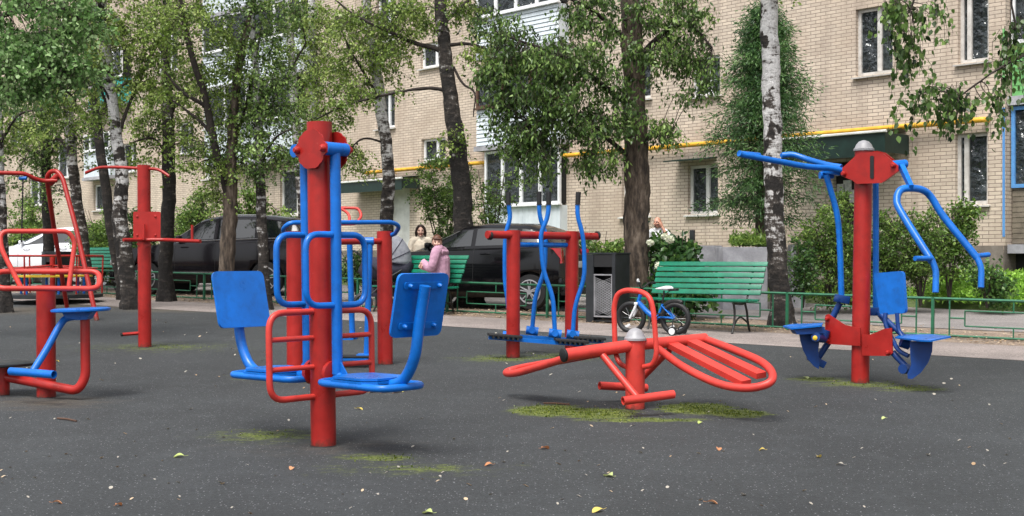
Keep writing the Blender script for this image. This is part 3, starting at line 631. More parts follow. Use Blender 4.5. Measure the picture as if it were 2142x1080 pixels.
for s in (1, -1):
    mb = MB(); mb.tube([LA(s, .155, -.095, 2.0), LA(s, .155, .095, 2.0)], .045, 16); mb.tube([LA(s, .155, 0, 2.0), LA(s, .150, 0, .50)], .036, 18); mb.build('hanging_bar', BLUE, A)
    mb = MB(); mb.tube(loop([LA(s, .15, y, z) for y, z in ((.26, 1.43), (-.26, 1.43), (-.26, .96), (.26, .96))], .11, .019), .0215, 12, closed=True); mb.build('handle_loop', BLUE, A)
    mb = MB(); mb.lathe(LA(s, .085, 0, .50), [(.085, 0), (.085, .03), (.07, .034)], e * s, 24); mb.build('bearing_disc', RED, A)
    # seat carrier ring
    mb = MB(); mb.tube(loop([LA(s, x, y, .455) for x, y in ((.12, .17), (.80, .19), (.80, -.19), (.12, -.17))], .12, .02), .024, 12, closed=True)
    mb.tube([LA(s, .14, 0, .51), LA(s, .20, 0, .47), LA(s, .34, 0, .47)], .03, 12); mb.prism([LA(s, .17, 0, .60), LA(s, .17, 0, .48), LA(s, .27, 0, .48)], t_ * .01); mb.build('seat_frame', BLUE, A)
    mb = MB(); q = []
    for z, k in ((.480, 1.0), (.500, .95)):
        mb.prism([LA(s, .44 + x * k, y * k, z) for x, y in ((-.20, .10), (-.14, .19), (.16, .20), (.24, .13), (.24, -.13), (.16, -.20), (-.14, -.19), (-.20, -.10))], Vector((0, 0, .015)))
    mb.build('seat', BLUE, A)
    mb = MB(); mb.tube(smooth([LA(s, .50, 0, .46), LA(s, .68, 0, .462), LA(s, .80, 0, .52), LA(s, .885, 0, .66), LA(s, .925, 0, .85), LA(s, .985, 0, 1.10)], 6), .036, 18, hollow=False); bb = mb.build('backrest_bar', BLUE, A)
    d = (LA(s, .985, 0, 1.12) - LA(s, .915, 0, .80)).normalized(); nn = d.cross(t_).normalized()
    if nn.dot(e * s) > 0: nn = -nn
    c = LA(s, .915, .05 if s > 0 else 0, .97) + nn * .035
    q = [c + t_ * (x * .225) + d * (z * .205) for x, z in ((-1, -1), (1, -1), (1, 1), (-1, 1))]
    mb = MB(); mb.prism(fil(q, .05, 5, closed=True), nn * .018); br_ = mb.build('backrest', BLUE, A)
    for z in (-.13, .13):
        mb = MB(); mb.prism(fil([c - nn * .016 + t_ * x + d * (z + w) for x, w in ((-.17, -.022), (.17, -.022), (.17, .022), (-.17, .022))], .012, 3, closed=True), nn * .008)
        for x in (-.13, .13): bolt(mb, c - nn * .018 + t_ * x + d * z, -nn, .016, .03)
        mb.build('bracket', BLUE, br_)
mb = MB(); mb.tube(loop([LA(1, 0, y, z) for y, z in ((-.45, .345), (-.45, .915), (.45, .915), (.45, .345))], .12, .02), .0215, 12, closed=True)
for z in (.74, .545):
    mb.tube([LA(1, 0, -.45, z), LA(1, 0, .45, z)], .0175, 10)
mb.build('foot_ladder', RED2, A)

# ---- B: air walker between two posts -----------------------------------------------------
fr = Fr(805, 764); B = empty('air_walker', fr.o, 'red and blue air walker standing behind the tall central machine', 'exercise machine')
post(fr, (804, 484), (806, 764), .081, B); post(fr, (616, 484), (617, 783), .081, B, dy=-.9)
mb = MB(); mb.tube(fil([fr(598, 492, -.9), fr(590, 480, -1.0), fr(606, 466, -1.05), fr(822, 465, -.35), fr(836, 474, -.22), fr(826, 490, -.06), fr(814, 493, 0)], .07, 6), .023, 12); mb.build('hand_rail', BLUE, B)
mb = MB(); mb.tube([fr(640, 507, -.85), fr(797, 505, -.05)], .032, 12); mb.build('axle', RED, B)
for (xt, yt, xb, yb, dy, pw) in ((774, 505, 767, 742, -.22, 1), (731, 500, 737, 700, .35, 0)):
    mb = MB(); a = fr(xt, yt, dy); mb.tube([a - Vector((.09, 0, 0)), a + Vector((.04, 0, 0))], .042, 14); mb.tube([a, fr(xb, yb, dy)], .032, 12); lg = mb.build('swing_leg', BLUE, B)
    bq = fr(xb, yb, dy); mb = MB(); mb.box(bq + Vector((-.02, 0, -.02)), (.16, .2, .06), bev=.012); mb.box(bq + Vector((-.12, -.10, -.04)), (.30, .13, .02)); mb.build('foot_bracket', BLUE, lg)
    mb = MB(); mb.box(bq + Vector((-.14, -.05, -.015)), (.36, .19, .022), bev=.008); mb.build('foot_pad', BLACK, lg)
# ---- B2: slim red post with hand loop, mostly hidden --------------------------------------
fr = Fr(672, 712); o_ = empty('twister_post', fr.o, 'slim red post with one red hand loop, almost hidden behind the tall central machine', 'exercise machine')
post(fr, (672, 440), (672, 712), .045, o_)
mb = MB(); mb.tube(fil([fr(672, 470), fr(744, 469, .0), fr(757, 452, .1), fr(750, 436, .15), fr(672, 434, .1)], .05, 5), .019, 10); mb.tube(smooth([fr(712, 436, .1), fr(727, 446, .08), fr(731, 458, .04), fr(728, 469)], 4), .019, 10); mb.build('hand_loop', RED2, o_)

# ---- C: double cross trainer --------------------------------------------------------------
fr = Fr(1073, 750); C = empty('cross_trainer', fr.o, 'red double cross trainer with four tall blue levers and black grips', 'exercise machine')
post(fr, (1074, 482), (1073, 750), .077, C); post(fr, (1197, 484), (1195, 736), .077, C, dy=.55)
mb = MB(); mb.tube([fr(1019, 491, -.25), fr(1251, 495, .8)], .044, 16); ax = mb.build('top_axle', RED, C)
mb = MB()
for x, dy in ((1022, -.24), (1134, .28), (1247, .78)): mb.lathe(fr(x, 493, dy), [(.047, 0), (.05, .01), (.05, .03), (.03, .045)], fr(1251, 495, .8) - fr(1019, 491, -.25), 16)
mb.build('axle_cap', BLACK, ax)
mb = MB(); mb.tube([fr(1086, 512, .02), fr(1192, 513, .55)], .028, 12); mb.build('lower_brace', BLUE, C)
lev = [([(1063, 402), (1064, 430), (1068, 456), (1058, 486), (1056, 520), (1056, 590), (1064, 640), (1064, 705)], -.10 + .55),
       ([(1128, 401), (1128, 452), (1140, 484), (1142, 500), (1140, 565), (1119, 622), (1113, 694)], .55),
       ([(1148, 402), (1147, 452), (1133, 484), (1131, 500), (1136, 565), (1157, 622), (1161, 700)], .10),
       ([(1210, 402), (1207, 450), (1218, 486), (1222, 520), (1223, 580), (1202, 642), (1198, 702)], .45)]
for pts, dy in lev:
    n = len(pts); mb = MB(); mb.tube(fil([fr(x, y, dy) for x, y in pts], .12, 5), .0265, 12)
    mb.tube([fr(pts[-4][0] - 10, 494, dy) if 0 else fr(pts[-4][0], 494, dy), fr(pts[-4][0], 494, dy) + Vector((0, .01, 0))], .02, 8) if 0 else None
    l_ = mb.build('lever', BLUE, C)
    g = MB(); a, b_ = fr(*pts[0], dy), fr(pts[0][0] + (pts[1][0] - pts[0][0]) * .5, 428, dy); g.tube([b_, a], [.029, .031], 12); g.lathe(b_, [(.034, -.004), (.034, .006)], n=12); g.build('grip', BLACK, l_)
    k = MB(); q = fr(*pts[-1], dy)
    k.tube([q + Vector((-.07, 0, .02)), q + Vector((.07, 0, .0))], .05, 14); k.tube([q + Vector((0, -.06, .02)), q + Vector((0, .06, .02))], .04, 12); k.build('pivot_joint', BLUE, l_)
for k, (xa, ya, da, xb, yb, db) in enumerate(((1022, 706, -.10, 1225, 722, .05), (1062, 703, .42, 1262, 715, .50))):
    a, b_ = fr(xa, ya, da), fr(xb, yb, db); d = (b_ - a).normalized()
    mb = MB(); mb.tube([a, b_], .030, 4, sq=1.0); fbar = mb.build('foot_beam', BLUE, C)
    side = Vector((-d.y, d.x, 0)).normalized(); R3 = Matrix((d, side, d.cross(side))).transposed()
    for q in ((a + d * .18,) if k == 0 else ()) + (b_ - d * .17,):
        mb = MB(); mb.box(q + Vector((0, 0, .035)) - side * .03, (.38, .17, .03), R3, bev=.01)
        for j in range(6): mb.box(q + Vector((0, 0, .012)) - side * .03 + d * (j - 2.5) * .055, (.02, .17, .03), R3)
        mb.build('foot_pad', BLACK, fbar)

# ---- D: red board (abdominal bench) trainer ------------------------------------------------
fr = Fr(1328, 858); P0 = fr.o; D = empty('sit_up_bench_machine', P0, 'light red machine with two slatted lying boards on one short post', 'exercise machine')
post(fr, (1329, 712), (1328, 858), .0785, D, mat=RED2, cap=True)
PC = fr(1329, 716)
def LD(s, px, py, dy):
    p = fr(px, py, dy); q = p - Vector((PC.x, PC.y, 0)); return Vector((PC.x, PC.y, 0)) + Vector((q.x * s, q.y * s, q.z))
mb = MB(); mb.tube([fr(1180, 743, -.28), fr(1329, 722, 0)], .050, 20); mb.tube([fr(1329, 722, 0), fr(1476, 709, .28)], .046, 20); bm_ = mb.build('cross_beam', RED2, D)
ends = ((fr(1180, 743, -.28), fr(1179, 743, -.29)),)
mb = MB(); mb.lathe(fr(1182, 742.7, -.276), [(.053, 0), (.055, .004), (.055, .022), (.03, .034)], fr(1180, 743, -.28) - fr(1329, 722, 0), 20); mb.build('end_cap', BLACK, bm_)
for s in (1, -1):
    K = lambda px, py, dy: LD(s, px, py, dy)
    near = [(1374, 728, .06), (1430, 768, -.22), (1500, 802, -.55), (1560, 812, -.72), (1606, 803, -.78), (1616, 783, -.70), (1594, 758, -.50), (1540, 734, -.16), (1476, 710, .27)]
    if s < 0:      # the far board is seen edge-on
        K0 = K; K = lambda px, py, dy: fr(px, py, dy)
        near = [(1304, 730, .02), (1240, 742, .24), (1160, 757, .50), (1095, 769, .70), (1066, 776, .76), (1060, 781, .68), (1082, 780, .50), (1135, 765, .12), (1188, 748, -.24)]
    mb = MB(); mb.tube(smooth([K(*p) for p in near], 8), .0315, 14); bd = mb.build('board_frame', RED2, D)
    a0, a1, b0, b1 = (Vector(K(*p)) for p in (((1374, 728, .06), (1520, 806, -.62), (1476, 710, .27), (1596, 762, -.50)) if s > 0 else ((1304, 730, .02), (1095, 769, .70), (1188, 748, -.24), (1082, 780, .50))))
    for f, sh in ((.30, 1.12), (.68, 1.15)):
        A_, B_ = a0.lerp(b0, f), a1.lerp(b1, f); dd = B_ - A_; mb = MB(); sh = sh if s > 0 else 1.0; w = (b0 - a0).normalized() * .058; nr = dd.cross(w).normalized()
        w = w * .78; mb.prism([A_ + w + nr * .005, A_ - w + nr * .005, A_ + dd * sh - w, A_ + dd * sh + w], nr * .045); mb.build('slat', RED2, bd)
    if s < 0: K = K0
    # foot bar
    mb = MB(); j = K(1334, 833, -.42)
    mb.tube([K(1256, 738, -.14), j], .027, 12); mb.build('foot_strut', RED2, D)
    mb = MB(); mb.tube([K(1303, 839, -.50), K(1409, 825, -.34)], .034, 16, hollow=True); mb.build('foot_roller', RED2, D)
mb = MB(); mb.tube(fil([fr(1312, 768, -.02), fr(1296, 762, .06), fr(1287, 738, .12), fr(1284, 640, .14), fr(1292, 614, .12), fr(1310, 607, .08), fr(1342, 610, -.04), fr(1360, 622, -.12), fr(1367, 650, -.14), fr(1374, 742, -.16), fr(1366, 764, -.13), fr(1346, 768, -.07)], .06, 5), .0215, 14)
mb.build('hand_loop', RED2, D)

# ---- E: right hand double press -------------------------------------------------------------
fr = Fr(1799, 803); E = empty('double_press_machine', fr.o, 'tall red post machine with raised blue arms and blue seats, rightmost', 'exercise machine')
post(fr, (1807, 316), (1799, 803), .083, E, cap=True)
slope = -.0035       # metres of depth per picture column along the plates
def pf(px, py, off=0): return fr(px, py, (px - 1803) * slope + off)
tn = Vector((.62, .78, 0))
def plate(name, pts, off, mat=RED, th=.012, par=E):
    mb = MB(); mb.prism([pf(x, y, off) for x, y in pts], tn * th); return mb.build(name, mat, par)
top = [(1762, 352), (1788, 328), (1800, 320), (1830, 318), (1848, 322), (1879, 347), (1879, 358), (1845, 383), (1792, 385), (1784, 378), (1764, 370)]
for off in (-.13, .13):
    p_ = plate('bearing_plate', top if off < 0 else [(x + 5, y - 2) for x, y in top], off)
    mb = MB()
    if off < 0:
        for x, y in ((1765, 364), (1869, 346)): bolt(mb, pf(x, y, off - .01), -tn, .026, .035)
        mb.build('bolt', RED, p_); mb = MB(); mb.prism([pf(x, y, off - .012) for x, y in fil([Vector((1820, 328, 0)), Vector((1828, 328, 0)), Vector((1828, 374, 0)), Vector((1820, 374, 0))], 4, 4, closed=True) and [(v.x, v.y) for v in fil([Vector((1820, 326, 0)), Vector((1828, 326, 0)), Vector((1828, 374, 0)), Vector((1820, 374, 0))], 4, 4, closed=True)]], tn * .006); mb.build('slot', BLACK, p_)
low = [(1727, 660), (1733, 657), (1768, 680), (1786, 684), (1800, 686), (1800, 724), (1733, 720), (1726, 710)]
low2 = [(1804, 700), (1822, 700), (1850, 688), (1866, 686), (1868, 738), (1860, 745), (1804, 744)]
for off in (-.12, .10):
    q = plate('lower_plate', low, off); r = plate('lower_plate', low2, off)
    if off < 0:
        mb = MB()
        for x, y in ((1731, 667), (1731, 713)): bolt(mb, pf(x, y, off - .01), -tn, .022, .035)
        mb.build('bolt', RED, q); mb = MB(); bolt(mb, pf(1858, 738, off - .01), -tn, .022, .035); mb.build('bolt', RED, r)
# raised left arms
for i, pts in enumerate(([(1762, 357, .15), (1735, 352, .12), (1690, 349, 0), (1640, 340, -.12), (1560, 325, -.32), (1546, 321, -.36)], [(1760, 350, .15), (1730, 345, .25), (1690, 334, .42), (1660, 324, .5), (1636, 325, .52)])):
    mb = MB(); mb.tube(smooth([fr(*p) for p in pts], 5), .0285, 14); mb.tube([fr(*pts[-1]), fr(pts[-1][0] + (42 if i == 0 else 22), pts[-1][1] + (4 if i == 0 else -2), pts[-1][2] + .18)], .024, 12); mb.build('press_arm', BLUE, E)
mb = MB(); mb.box(pf(1738, 360), (.16, .10, .05), Matrix.Rotation(.15, 3, 'Y')); mb.tube([pf(1715, 367, -.06), pf(1742, 367, .06)], .035, 14); mb.build('arm_joint', BLUE, E)
mb = MB(); mb.tube(smooth([fr(1728, 366, .2), fr(1738, 400, .2), fr(1752, 455, .2), fr(1757, 520, .2), fr(1760, 618, .2)], 5), .029, 14); mb.build('pull_rod', BLUE, E)
mb = MB(); mb.tube([fr(1832, 372, .22), fr(1832, 644, .22)], .029, 14); mb.build('pull_rod', BLUE, E)
# left crank + seat
mb = MB(); mb.box(fr(1761, 626, .2), (.13, .11, .075), Matrix.Rotation(.2, 3, 'Y'), bev=.01); mb.lathe(fr(1750, 626, .10), [(.03, 0), (.03, .03), (.015, .035)], (0, -1, 0), 12); mb.tube([fr(1757, 634, .2), fr(1742, 664, .22)], .030, 12); mb.build('crank', BLUE_SHADED, E); mb = MB(); mb.tube([fr(1734, 715, .2), fr(1712, 748, .22)], .030, 12); mb.box(fr(1708, 755, .2), (.17, .1, .07), Matrix.Rotation(.5, 3, 'Y'), bev=.01); mb.build('crank', BLUE_SHADED, E)
def quad_sheet(pts, name, mat, par, th=.014):
    mb = MB(); P = [fr(*p) for p in pts]; nn = (P[1] - P[0]).cross(P[-1] - P[0]).normalized(); mb.prism(P, nn * th); return mb.build(name, mat, par)
st = quad_sheet([(1638, 683, .15), (1655, 688, -.05), (1719, 682, -.08), (1722, 677, .2), (1660, 679, .38)], 'seat', BLUE, E)
arc = [(1672, 697), (1674, 712), (1680, 733), (1690, 752), (1702, 766), (1712, 772), (1714, 760), (1711, 735), (1716, 697)]
mb = MB(); mb.prism([fr(x, y, .1) for x, y in arc], (0, .02, 0)); mb.prism([fr(x, y, .06) for x, y in ((1656, 689), (1720, 683), (1720, 696), (1663, 699))], (0, .2, 0)); mb.build('seat_bracket', BLUE_SHADED, E)
mb = MB(); mb.tube([fr(1706, 705, -.05), fr(1722, 708, .1)], .045, 14); mb.tube([fr(1722, 705, .1), fr(1726, 690, .1)], .05, 12); mb.build('pivot_joint', BLUE_SHADED, E)
mb = MB(); mb.lathe(fr(1705, 707, -.06), [(.022, 0), (.022, .008), (.01, .014)], (-.4, -1, 0), 14); mb.build('end_cap', YELS, E)
# right U arms
mb = MB(); mb.tube([pf(1862, 346, -.12), pf(1894, 343, .06)], .04, 14); mb.tube([pf(1884, 345), pf(1906, 392, -.25)], [.040, .034], 4, sq=.8); mb.build('arm_neck', BLUE, E)
Up = [(1922, 553, -1.10), (1886, 446, -.72), (1876, 418, -.64), (1884, 398, -.6), (1905, 394, -.56), (1930, 398, -.46), (1948, 413, -.42), (1975, 455, -.46), (2044, 540, -.62)]
mb = MB(); mb.tube(smooth([fr(1950, 548, -1.0) if i == 0 else fr(*p) for i, p in enumerate(Up)], 6), .033, 14)
mb.tube(fil([fr(1950, 546, -1.0), fr(1958, 566, -1.02), fr(1957, 612, -1.05)], .08), .0275, 12); mb.tube(fil([fr(2043, 538, -.62), fr(2053, 560, -.66), fr(2052, 602, -.70)], .08), .0275, 12)
mb.tube([fr(1950, 541, -1.0), fr(1914, 541, -1.12)], .022, 12); mb.tube([fr(2040, 536, -.62), fr(2068, 533, -.50)], .022, 12); mb.build('press_arm', BLUE, E)
# right seat
mb = MB(); c0, c1, c2, c3 = fr(1829, 572, -.05), fr(1891, 567, -.35), fr(1897, 655, -.42), fr(1843, 660, -.13)
nn = (c1 - c0).cross(c3 - c0).normalized(); mb.prism(fil([c0, c1, c2, c3], .045, 5, closed=True), nn * .03); mb.build('backrest', BLUE, E)
mb = MB(); mb.tube(smooth([fr(1852, 655, -.22), fr(1853, 680, -.24), fr(1868, 712, -.3), fr(1880, 733, -.42), fr(1900, 745, -.5)], 5), .021, 10); mb.tube(smooth([fr(1876, 655, -.36), fr(1880, 690, -.38), fr(1893, 712, -.45)], 5), .019, 10)
mb.tube([fr(1845, 660, -.15), fr(1892, 706, -.4)], .024, 10); mb.box(fr(1830, 652, .15), (.13, .12, .075), bev=.01); mb.tube([fr(1838, 655, .1), fr(1866, 690, -.2)], .027, 10); mb.tube([fr(1868, 738, -.3), fr(1900, 772, -.45)], .030, 12); mb.tube([fr(1888, 772, -.5), fr(1912, 772, -.35)], .045, 12); mb.tube([fr(1884, 716, -.4), fr(1902, 722, -.4)], .045, 12); mb.build('seat_frame', BLUE_SHADED, E)
quad_sheet([(1872, 707, -.48), (1924, 713, -.92), (1946, 714, -.98), (1989, 705, -.85), (1950, 701, -.45), (1884, 701, -.30)], 'seat', BLUE, E)
arc = [(1903, 714), (1951, 714), (1950, 735), (1942, 758), (1926, 780), (1908, 793), (1899, 792), (1898, 782), (1906, 765), (1904, 740)]
mb = MB(); mb.prism([fr(x, y, -.70 - (x - 1903) * .001) for x, y in arc], (.004, .016, 0)); mb.build('seat_bracket', BLUE_SHADED, E)

# ---- F: pull-up and dip post on the left ------------------------------------------------------
fr = Fr(303, 728); Fm = empty('pull_up_post', fr.o, 'red post with drooping pull-up bars and square plate, in front of the thick white birch', 'exercise machine')
post(fr, (301, 346), (303, 728), .0785, Fm)
mb = MB(); mb.tube(fil([fr(179, 362, .1), fr(207, 350, .08), fr(250, 350, .04), fr(300, 353, 0), fr(332, 354, -.05), fr(354, 369, -.1)], .08), .019, 12); mb.build('pull_up_bar', RED, Fm)
mb = MB(); mb.prism(fil([fr(x, y, -.10) for x, y in ((279, 443), (336, 443), (336, 501), (279, 501))], .02, 4, closed=True), (0, .014, 0)); pl = mb.build('back_plate', RED, Fm)
mb = MB(); [bolt(mb, fr(x, y, -.11), (0, -1, 0), .014, .012) for x in (287, 325) for y in (453, 492)]; mb.build('bolt', RED, pl)
mb = MB(); mb.tube(fil([fr(258, 502, -.35), fr(300, 502, -.12), fr(345, 502, -.12), fr(419, 505, -.45)], .03), .022, 12); mb.build('dip_bar', RED, Fm)
mb = MB(); mb.tube([fr(301, 502, -.16), fr(301, 469, -.16)], .016, 10); mb.tube([fr(402, 504, -.37), fr(402, 471, -.37)], .016, 10); mb.build('peg', RED, Fm)
mb = MB(); mb.prism([fr(285, 510, -.05), fr(320, 510, -.05), fr(303, 520, -.05)], (0, .05, 0)); mb.build('gusset', RED, Fm)
mb = MB(); mb.tube([fr(292, 697, 0), fr(256, 700, -.12)], .021, 4); mb.build('foot_peg', RED, Fm)
mb = MB(); mb.tube([fr(258, 700, -.11), fr(253, 700, -.13)], .023, 4); mb.build('end_cap', BLACK, Fm)

# ---- G: left foreground seat machine ------------------------------------------------------------
fr = Fr(97, 833); Gm = empty('rotating_seat_machine', fr.o, 'low red post machine with round blue seat and oblong red hand loops, leftmost', 'exercise machine')
post(fr, (96, 597), (97, 833), .080, Gm)
mb = MB(); mb.tube(loop([fr(*p) for p in ((-8, 604, -.3), (-8, 568, -.05), (208, 568, .2), (208, 604, .0))], .09, .02), .0235, 12, closed=True); mb.build('oval_hand_loop', RED2, Gm)
mb = MB(); mb.tube(fil([fr(44, 602, -.2), fr(2, 520, -.15), fr(0, 484, -.1), fr(143, 484, .1), fr(157, 505, .12), fr(144, 602, .02)], .12, 6), .021, 12); mb.build('upper_hand_loop', RED2, Gm)
mb = MB(); mb.tube(fil([fr(178, 668, -.15), fr(179, 790, -.18), fr(162, 818, -.2), fr(100, 806, -.12), fr(12, 789, .15)], .18, 8), .040, 16); mb.build('seat_arm', RED, Gm)
mb = MB(); c = fr(169, 649, -.15); mb.lathe(c + Vector((0, 0, -.012)), [(.235, 0), (.245, .008), (.245, .022), (.22, .03)], (-.03, -.0, 1), 40); mb.build('seat', BLUE, Gm)
mb = MB(); mb.prism([fr(x, y, -.15) for x, y in ((136, 653), (196, 653), (187, 668), (170, 669), (142, 664))], (0, .15, 0)); mb.tube(smooth([fr(180, 662, -.15), fr(143, 665, -.16), fr(126, 680, -.2), (fr(98, 730, -.3)), fr(70, 775, -.4)], 5), .030, 14); mb.build('seat_bracket', BLUE, Gm)
mb = MB(); mb.tube([fr(22, 777, -.42), fr(113, 784, -.62)], .034, 16, hollow=True); mb.build('foot_roller', BLUE, Gm)
mb = MB(); c = fr(8, 762, .15); mb.lathe(c, [(.25, -.012), (.26, 0), (.26, .012), (.23, .02)], (0, 0, 1), 36); mb.build('turning_disc', DGREY, Gm)
mb = MB(); mb.tube([c, Vector((c.x, c.y, gz(c.x, c.y)))], .05, 12); mb.build('disc_post', RED, Gm)

# ---- H: A-frame lat pull -----------------------------------------------------------------------
fr = Fr(203, 672); H = empty('chest_pull_frame', G(170, 660), 'tall red bent-tube frame with a hanging chain, behind the leftmost machine', 'exercise machine')
mb = MB(); mb.tube(fil([fr(203, 672, 0), fr(160, 480, .5), fr(131, 372, .8), fr(118, 357, .85), fr(104, 360, .9), fr(98, 372, .95), fr(112, 470, 1.6), fr(140, 642, 2.6)], .18, 6), .038, 14); mb.build('frame', RED, H)
mb = MB(); mb.tube(fil([fr(-40, 361, .4), fr(52, 363, .6), fr(72, 374, .7), fr(90, 379, .8), fr(120, 378, .85)], .1), .034, 14); mb.tube([fr(104, 384, .9), fr(124, 366, .85)], .055, 14); mb.build('top_arm', RED, H)
mb = MB(); a, b_ = fr(48, 374, .6), fr(45, 505, .6)
for i in range(40):
    p = a.lerp(b_, i / 39); mb.box(p, (.028 if i % 2 else .008, .008 if i % 2 else .028, .034))
mb.build('chain', BLACK, H)
mb = MB(); mb.tube([fr(40, 373, .6), fr(56, 373, .6)], .03, 10); mb.build('chain_joint', BLUE, H)

# ---- I: small carousel ---------------------------------------------------------------------------
cc_ = G(110, 634); I = empty('carousel', cc_, 'small children’s carousel with red rails and yellow seat, at the far left', 'carousel'); I['label'] = 'small playground carousel with red rails and yellow seat, at the far left'
mb = MB(); mb.lathe(cc_ + Vector((0, 0, .10)), [(.85, 0), (.92, .01), (.92, .07), (.85, .08)], n=40); mb.build('deck', DGREY, I)
mb = MB(); mb.lathe(cc_, [(.30, 0), (.30, .1)], n=24); mb.build('base', BLACK, I)
def ring(r, z, tr, mat, name):
    mb = MB(); mb.tube([cc_ + Vector((r * math.cos(k * .2618), r * math.sin(k * .2618), z)) for k in range(24)], tr, 8, closed=True); return mb.build(name, mat, I)
ring(.92, .90, .02, RED, 'top_rail'); ring(.80, .66, .018, RED, 'middle_rail')
mb = MB(); mb.tube([cc_ + Vector((0, 0, .1)), cc_ + Vector((0, 0, .92))], .05, 14); mb.build('hub', RED, I)
for k in range(6):
    a = k * math.pi / 3 + .3; d = Vector((math.cos(a), math.sin(a), 0)); mb = MB(); mb.tube([cc_ + d * .9 + Vector((0, 0, .18)), cc_ + d * .92 + Vector((0, 0, .9))], .016, 8); mb.tube([cc_ + d * .05 + Vector((0, 0, .72)), cc_ + d * .82 + Vector((0, 0, .66))], .014, 8); mb.build('baluster', RED, I)
mb = MB(); n = 36
for r0, r1 in ((.46, .58), (.61, .73)):
    pr = [(r0, .50), (r1, .50), (r1, .53), (r0, .53)]; b0 = len(mb.v)
    for k in range(n):
        a = k * 2 * math.pi / n
        for r, z in pr: mb.v.append(cc_ + Vector((r * math.cos(a), r * math.sin(a), z)))
    for k in range(n):
        for j in range(4): mb.f.append((b0 + k * 4 + j, b0 + k * 4 + (j + 1) % 4, b0 + ((k + 1) % n) * 4 + (j + 1) % 4, b0 + ((k + 1) % n) * 4 + j))
mb.build('seat_ring', YELS, I)
mb = MB()
for k in range(6):
    a = k * math.pi / 3; d = Vector((math.cos(a), math.sin(a), 0)); mb.tube([cc_ + d * .6 + Vector((0, 0, .18)), cc_ + d * .6 + Vector((0, 0, .5))], .025, 8)
mb.build('seat_leg', BLUE, I)
# ================================================================ STREET FURNITURE
def make_bench(first=None):
    if first: return copy_tree(first)
    r = empty('park_bench', (0, 0, 0), 'x', 'bench', 'green slatted benches along the fence'); Lh = .86
    prof = [(-.40, .435), (-.20, .42), (-.02, .425), (.05, .50), (.12, .65), (.20, .80), (.275, .94)]      # (y,z) of the cast side
    for k, (y, z, a) in enumerate(((-.36, .450, 0), (-.25, .437, -3), (-.14, .432, 0), (-.035, .440, 5), (.060, .545, 64), (.098, .625, 64), (.138, .705, 64), (.178, .785, 63), (.220, .865, 62), (.262, .940, 61))):
        mb = MB(); w = .092 if k < 4 else .068; o_ = .008 * math.sin(k * 2.3)
        mb.box((o_, y, z), (Lh * 2, w, .028), Matrix.Rotation(math.radians(a), 3, 'X'), bev=.005)
        local_build(mb, 'seat_slat' if k < 4 else 'back_slat', GRNB, r)
    for x in (-Lh + .2, Lh - .2):
        mb = MB()
        mb.tube(smooth([(x, y, z - .025) for y, z in prof], 4), .014, 8)
        mb.tube(smooth([(x, -.37, .41), (x, -.34, .30), (x, -.35, .15), (x, -.42, 0)], 5), .0165, 8)
        mb.tube(smooth([(x, -.02, .40), (x, .04, .28), (x, .07, .14), (x, .13, 0)], 5), .0165, 8)
        mb.tube(smooth([(x, -.40, .06), (x, -.25, .19), (x, -.12, .205), (x, .08, .12)], 5), .012, 8)
        local_build(mb, 'cast_leg', IRON, r)
    return r
R3v = Vector((SR.x, SR.y, 0)); V3v = Vector((SV.x, SV.y, 0))
def place_bench(o, px, py, label, dr=0):
    g = G(px, py); c = g - R3v * .66 + V3v * .32; c.z = gz(0, c.y) + .0; o.location = c; o.rotation_euler = (0, -.0, SROT + dr); o['label'] = label; return c
b1 = make_bench(); cb1 = place_bench(b1, 1538, 700, 'empty bright green slatted bench right of the child’s bicycle')
b2 = make_bench(b1); cb2 = place_bench(b2, 914, 660, 'green slatted bench on which the woman in mauve sits')
b3 = make_bench(b1); cb3 = place_bench(b3, 207, 610, 'green slatted bench behind the carousel, far left')
# waste bin cabinet
def bin_(px, py, w, h, d, label, rot=0, mesh=True):
    g = G(px, py); r = empty('waste_bin', g, label, 'bin', rz=SROT + rot)
    mb = MB(); t = .02
    mb.box((0, d - t / 2, h / 2), (w, t, h)); mb.box((-w / 2 + t / 2, d / 2, h / 2 - .002), (t, d - .04, h - .004)); mb.box((w / 2 - t / 2, d / 2, h / 2 - .002), (t, d - .04, h - .004))
    mb.box((0, d / 2 + .01, h + .012), (w + .02, d + .02, .024)); mb.box((-w / 2 + .07, .01, h / 2), (.138, .02, h - .006)); mb.box((w / 2 - .03, .01, h / 2), (.058, .02, h - .006)); mb.box((0, d / 2, .03), (w - .05, d - .05, .02)); local_build(mb, 'cabinet', DGREY, r, sm=0)
    x0, x1 = -w / 2 + .14, w / 2 - .06
    mb = MB(); mb.box(((x0 + x1) / 2, .016, h - .10), (x1 - x0, .012, .19)); mb.box(((x0 + x1) / 2, .3, h / 2), (x1 - x0, .012, h - .1)); local_build(mb, 'dark_infill', BLACK, r, sm=0)  # black panels stand for the shaded inside, at the open slot and behind the mesh
    mb = MB(); mb.box(((x0 + x1) / 2, .02, h * .70), (x1 - x0, .03, .02)); mb.box(((x0 + x1) / 2, .02, .10), (x1 - x0, .03, .02)); mb.box((x0 + .008, .021, h * .35 + .05), (.016, .028, h * .7 - .1)); mb.box((x1 - .008, .021, h * .35 + .05), (.016, .028, h * .7 - .1))
    ms = MB(); n = 15
    for k in range(26):
        f = k / 25; z0 = .10 + (h * .6) * f
        if k < 20: ms.tube([(x0, .02, z0), (x1, .02, z0 + .12)], .0028, 3); ms.tube([(x0, .018, z0 + .12), (x1, .018, z0)], .0028, 3)
    fr_ = local_build(mb, 'door', ZINC, r, sm=0); local_build(ms, 'mesh_panel', ZINC, fr_, sm=0); return r
bin_(1256, 676, .53, 1.05, .42, 'dark grey rubbish bin cabinet with wire mesh door, left of the bicycle')
